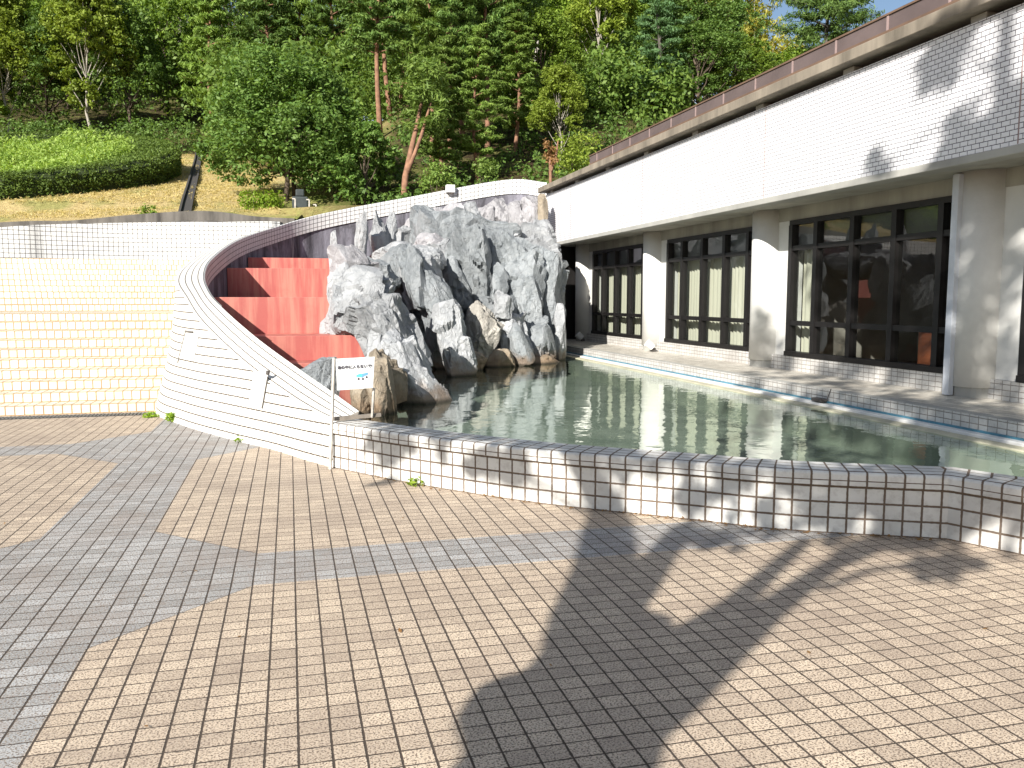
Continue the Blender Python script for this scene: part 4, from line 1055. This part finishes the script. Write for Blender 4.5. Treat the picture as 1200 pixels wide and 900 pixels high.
for k in range(9500):
    tt = rn.uniform(0, 2 * math.pi); d, h = rn.choice([(.8, rn.uniform(-.6, .3)), (-.76, rn.uniform(-.1, .55)), (.8, rn.uniform(0, .55)), (rn.uniform(-.7, .7), .66), (rn.uniform(-.7, .7), .66)])
    x, y = math.cos(tt) * HA, math.sin(tt) * HB; r, f = hc[0] + x + math.cos(tt) * d, hc[1] + y + math.sin(tt) * d
    p = RF(r, f, hm(hc[0] + x, hc[1] + y) + h); cl.append((p.x, p.y, p.z, .17, .6, 14))
V, Q = leaves(cl, np.random.default_rng(8), .075, 1.8, .5, .7); mesh_np('foliage', V, Q, 'leaf_hedge', hd)
m = MB(); rings_ = []
for q in (.02, .3, .6, .95): rings_.append([RF(hc[0] + math.cos(a) * HA * q, hc[1] + math.sin(a) * HB * q, hm(hc[0] + math.cos(a) * HA * q, hc[1] + math.sin(a) * HB * q) + .02) for a in [2 * math.pi * k / 48 for k in range(49)]])
m.sheet(rings_); struct(m.build('flower_bed', 'hill_grass', smooth=True))
cl = []
for k in range(3000):
    a = rn.uniform(0, 6.28); q = math.sqrt(rn.random()) * .86; r, f = hc[0] + math.cos(a) * HA * q, hc[1] + math.sin(a) * HB * q
    hh = .25 + 1.1 * max(0, noise.noise(Vector((r * .35, f * .35, 2))) + .35); p = RF(r, f, hm(r, f) + rn.uniform(.1, hh)); cl.append((p.x, p.y, p.z, .22, .9, 18))
V, Q = leaves(cl, np.random.default_rng(9), .14, 2.4, .3, .4); o = mesh_np('bed_plants', V, Q, 'leaf_bed'); tag(o, 'light green leafy plants filling the bed inside the hedge', 'plants', kind='stuff')
# grass tufts on the lawn
rng = np.random.default_rng(11); cl = []
for k in range(9000):
    f = rng.uniform(24.8, 47); u = rng.uniform(-40, 330); r = (u - 600) / FPX * f; p = RF(r, f, terr(r, f) + .02)
    if abs(u - (222 + (f - 24.6) * .83)) < 5: continue
    cl.append((p.x, p.y, p.z, .14, .35, 6))
V, Q = leaves(cl, rng, .11, 6, .2, .2); o = mesh_np('grass', V, Q, 'grass_dry'); tag(o, 'short dry yellow grass on the slope', 'grass', kind='stuff')

# soil heap, shed roof, stone marker, posts
p = TP(262, 45); o = rock(90, 262, 176, 45, 26, 10, 1.0, 0, 'rock_brown', 3); o.name = 'soil_heap'; o.data.materials[0] = MATS['soil']; tag(o, 'reddish heap of earth at the lawn end behind the round tree', 'soil heap')
sh = empty('small_shed', TP(441, 46), 'little shed with pale blue roof seen between round tree and pines', 'shed')
p = D(443, 150, 45); m = MB(); m.box((p.x - .8, p.y - .4, p.z - 1.2), (p.x + .8, p.y + .8, p.z)); m.build('wall', 'bark_dark', sh)
m = MB(); m.add([p + Vector((-1.0, -.6, 0)), p + Vector((1.0, -.6, 0)), p + Vector((1.0, .4, .65)), p + Vector((-1.0, .4, .65)), p + Vector((-1.0, 1.2, 0)), p + Vector((1.0, 1.2, 0))], [(0, 1, 2, 3), (3, 2, 5, 4)]); m.build('roof', 'tarp', sh)
p = D(352, 250, 26.2); ms_ = empty('stone_marker', p, 'dark upright stone marker in the shade under the round tree', 'marker')
m = MB(); m.box((p.x - .24, p.y - .15, p.z - .4), (p.x + .24, p.y + .15, p.z + .5)); m.build('block', 'shaded_stone', ms_, bevel=.05)
m = MB(); m.box((p.x - .13, p.y - .12, p.z + .501), (p.x + .13, p.y + .12, p.z + .72)); m.build('top_stone', 'shaded_stone', ms_, bevel=.04)
for (u, v, lab) in ((346, 233, 'dark metal post left of the stone marker'), (362.5, 234, 'pale thin metal post right of the stone marker'), (370.5, 240, 'short pale metal post farthest right under the round tree')):
    a = D(u, 258, 25.6); b = D(u, v, 25.6); m = MB(); m.tube([a, b], .022, 8); m.tube([b, b + RF(-.09, 0, .0)], .02, 6); o = m.build('metal_post', 'post_metal'); tag(o, lab, 'post', 'metal posts under the round tree')

# ------------------------------------------------------------------ the tree behind the viewpoint, whose shadow falls over the scene
base_g = G(668, 900); hdir = Vector((TOSUN.x, TOSUN.y, 0)).normalized(); TB = base_g + hdir * 5.0
def back(p, extra=0.0):        # point of the tree whose shadow lands on p (vertical plane through the trunk, facing the sun)
    L = (TB - p).dot(hdir) / Vector((TOSUN.x, TOSUN.y, 0)).length + extra; return p + TOSUN * L
tree = empty('shade_tree', Vector((TB.x, TB.y, 0)), 'large forked tree behind the viewpoint whose shadow falls over the paving', 'tree')
t = MB()
def limb(L):       # (u, v, width_m [, extra]) on the ground
    t.tube([back(G(q[0], q[1])) for q in L], [q[2] * .5 for q in L], 10)
t.tube([Vector((TB.x, TB.y, -.1)), Vector((TB.x, TB.y, .4)), back(G(650, 905)), back(G(682, 832)), back(G(708, 775)), back(G(724, 735))], [.46, .38, .325, .32, .29, .24], 14)
limb([(700, 770, .44), (702, 710, .42), (710, 660, .34), (713, 610, .30)])
t.tube([back(G(712, 615)), back(D(700, 570, 6.2)), back(D(682, 530, 6.4)), back(D(668, 500, 6.9)) + Vector((0, 0, .5))], [.15, .13, .10, .05], 8)
limb([(712, 725, .30), (745, 688, .25), (775, 650, .20), (800, 618, .16)])
limb([(700, 800, .50), (765, 775, .42), (812, 752, .28), (858, 712, .17), (905, 668, .13), (945, 632, .11)])
limb([(680, 880, .46), (738, 828, .44), (800, 790, .36), (850, 755, .26), (905, 712, .18), (960, 672, .14), (1005, 643, .12)])
limb([(965, 690, .06), (1020, 668, .05), (1070, 662, .045), (1125, 676, .03)])
limb([(620, 860, .34), (598, 815, .33), (604, 800, .28)])
wb = lambda u, v: XP(u, v, FX)
for L in ([(1172, 160, .18), (1176, 90, .17), (1180, 15, .14), (1185, -40, .1)],):
    t.tube([back(wb(q[0], q[1])) for q in L], [q[2] * .5 for q in L], 8)
t.tube([back(wb(1172, 160)), back(G(1060, 600, .2)) , back(G(985, 655))], [.10, .12, .09], 8)
t.tube([back(wb(1148, 62)), back(wb(1165, 28))], [.012, .012], 6)
t.build('trunk', 'bark', tree, smooth=True)
rn = random.Random(21); cl = []
def inpoly(u, v, P):
    c = False
    for i in range(len(P)):
        (x1, y1), (x2, y2) = P[i], P[i - 1]
        if (y1 > v) != (y2 > v) and u < (x2 - x1) * (v - y1) / (y2 - y1) + x1: c = not c
    return c
def shade(P, surf, n, r=.10, nl=12, gate=False):
    us = [p[0] for p in P]; vs = [p[1] for p in P]; k = 0; g = 0
    while k < n and g < n * 40:
        g += 1; u = rn.uniform(min(us), max(us)); v = rn.uniform(min(vs), max(vs))
        if gate and noise.noise(Vector((u * .034, v * .05, 3.3))) > .06: continue
        if inpoly(u, v, P): p = back(surf(u, v), rn.uniform(-.5, .5)); cl.append((p.x, p.y, p.z, r * rn.uniform(.7, 1.3), 1, nl)); k += 1
fas = lambda u, v: XP(u, v, FX); gnd = lambda u, v: G(u, v); top = lambda u, v: G(u, v, .42); ter = lambda u, v: G(u, v, .5)
def wl(u, v):     # low wall front face
    d = min(front + front2[1:2], key=lambda p: abs(600 + FPX * toRF(p)[0] / toRF(p)[1] - u)); return D(u, v, toRF(d)[1])
colm = lambda u, v: XP(u, v, 7.0)
# fascia shapes
shade([(1082, 70), (1098, 50), (1140, 30), (1136, 66), (1112, 95), (1108, 112), (1100, 103), (1080, 102)], fas, 60, .10, 14)
shade([(1075, 205), (1100, 185), (1110, 158), (1120, 152), (1135, 160), (1140, 145), (1165, 140), (1200, 75), (1200, 180), (1120, 200)], fas, 90, .10, 12)
shade([(1018, 205), (1022, 178), (1038, 178), (1042, 205)], fas, 12, .08, 14)
# nearest column and around
shade([(1112, 195), (1200, 180), (1200, 300), (1118, 300)], colm, 95, .12, 14)
shade([(1112, 300), (1160, 300), (1160, 460), (1112, 460)], colm, 55, .12, 13); shade([(1160, 300), (1200, 300), (1200, 460), (1160, 460)], colm, 26, .11, 12)
# leaf clumps added only to cast the head like shadow on this column
shade([(880, 385), (893, 380), (925, 395), (925, 430), (880, 430)], colm, 40, .10, 14); shade([(887, 376), (887, 362), (899, 362), (899, 376)], colm, 7, .07, 14)
shade([(930, 300), (1110, 300), (1110, 440), (1000, 440), (930, 300)], lambda u, v: XP(u, v, 7.2), 150, .12, 14)
# terrace, rim and water on the right
shade([(880, 428), (1200, 462), (1200, 505), (900, 455), (870, 440)], ter, 190, .12, 13)
shade([(860, 450), (1200, 505), (1200, 525), (860, 470)], lambda u, v: G(u, v, .37), 70, .12, 11)
# low wall, its cap and the ground beside it
shade([(800, 545), (1110, 560), (1110, 630), (800, 608)], wl, 90, .09, 14, True)
shade([(1110, 560), (1200, 582), (1200, 648), (1110, 632)], wl, 34, .09, 14, True)
shade([(740, 530), (1200, 552), (1200, 578), (740, 540)], top, 60, .10, 12)
shade([(840, 480), (1200, 520), (1200, 548), (850, 538)], lambda u, v: G(u, v, .03), 150, .12, 12)
shade([(440, 492), (560, 505), (760, 532), (760, 538), (560, 514), (440, 500)], top, 80, .10, 12)
shade([(425, 520), (450, 505), (482, 508), (480, 535), (450, 545)], wl, 22, .09, 18); shade([(545, 545), (575, 525), (612, 530), (612, 565), (580, 560)], wl, 26, .08, 18)
shade([(500, 515), (530, 515), (520, 545)], wl, 6, .07, 12); shade([(430, 560), (462, 560), (450, 572)], gnd, 4, .06, 10)
shade([(668, 530), (740, 545), (735, 560), (690, 560)], wl, 8, .09, 12)
shade([(790, 610), (900, 625), (905, 645), (840, 640), (800, 625)], gnd, 12, .09, 12)
shade([(1040, 628), (1110, 636), (1200, 655), (1200, 668), (1120, 668), (1040, 640)], gnd, 18, .09, 12); shade([(1060, 655), (1130, 665), (1120, 682), (1070, 672)], gnd, 10, .06, 10)
V, Q = leaves(cl, np.random.default_rng(21), .11, 1.7, .1, .2); mesh_np('crown', V, Q, 'leaf_mid', tree)
# twigs carrying the leaf clumps
tw = MB(); 
for k in range(0, len(cl), 14):
    c = Vector(cl[k][:3]); near = min((back(G(965, 640)), back(wb(1176, 90)), back(G(800, 618)), back(wb(1172, 160)), back(G(713, 610))), key=lambda q: (q - c).length)
    tw.tube([near, near.lerp(c, .5) + Vector((0, 0, .05)), c], [.012, .009, .004], 4, False)
tw.build('twigs', 'bark', tree)

# ------------------------------------------------------------------ world, sun, camera
w = bpy.data.worlds.new('World'); scene.world = w; w.use_nodes = True; nt = w.node_tree; nt.nodes.clear()
sky = nt.nodes.new('ShaderNodeTexSky'); sky.sky_type = 'NISHITA'; sky.sun_disc = False; sky.sun_elevation = SUN_EL
sun_dir_az = math.atan2(TOSUN.x, TOSUN.y); sky.sun_rotation = sun_dir_az; sky.air_density = 1.0; sky.dust_density = .6
tc = nt.nodes.new('ShaderNodeTexCoord'); nz = nt.nodes.new('ShaderNodeTexNoise'); nz.inputs['Scale'].default_value = 3.2; nz.inputs['Detail'].default_value = 7; nz.inputs['Roughness'].default_value = .6
nt.links.new(tc.outputs['Generated'], nz.inputs['Vector'])
mr = nt.nodes.new('ShaderNodeMapRange'); mr.inputs[1].default_value = .50; mr.inputs[2].default_value = .66; nt.links.new(nz.outputs[0], mr.inputs[0])
mx = nt.nodes.new('ShaderNodeMix'); mx.data_type = 'RGBA'; nt.links.new(mr.outputs[0], mx.inputs[0]); nt.links.new(sky.outputs[0], mx.inputs[6]); mx.inputs[7].default_value = (9, 9.3, 9.8, 1)
bg = nt.nodes.new('ShaderNodeBackground'); bg.inputs[1].default_value = .06; nt.links.new(mx.outputs[2], bg.inputs[0])
ow = nt.nodes.new('ShaderNodeOutputWorld'); nt.links.new(bg.outputs[0], ow.inputs[0])
sl = bpy.data.lights.new('sun', 'SUN'); sl.energy = 4.9; sl.angle = math.radians(.53); sl.color = (1, .95, .87)
so = bpy.data.objects.new('sun', sl); col.objects.link(so); so.rotation_euler = TOSUN.to_track_quat('Z', 'Y').to_euler(); so.location = (0, -10, 20)
cam = bpy.data.cameras.new('camera'); co = bpy.data.objects.new('camera', cam); col.objects.link(co)
cam.sensor_width = 36; cam.lens = FPX / 1200 * 36; cam.clip_end = 2000; cam.clip_start = .05
co.location = (0, 0, HC); co.rotation_euler = (math.pi / 2 - TH, 0, -YAW); scene.camera = co
vs = scene.view_settings; vs.view_transform = 'Standard'; vs.look = 'None'; vs.gamma = 1; vs.use_curve_mapping = False; vs.exposure = 1.0
scene.cycles.max_bounces = 8; scene.cycles.transparent_max_bounces = 12; scene.cycles.use_denoising = True
scene.cycles.caustics_reflective = False; scene.cycles.caustics_refractive = False; scene.cycles.sample_clamp_indirect = 6
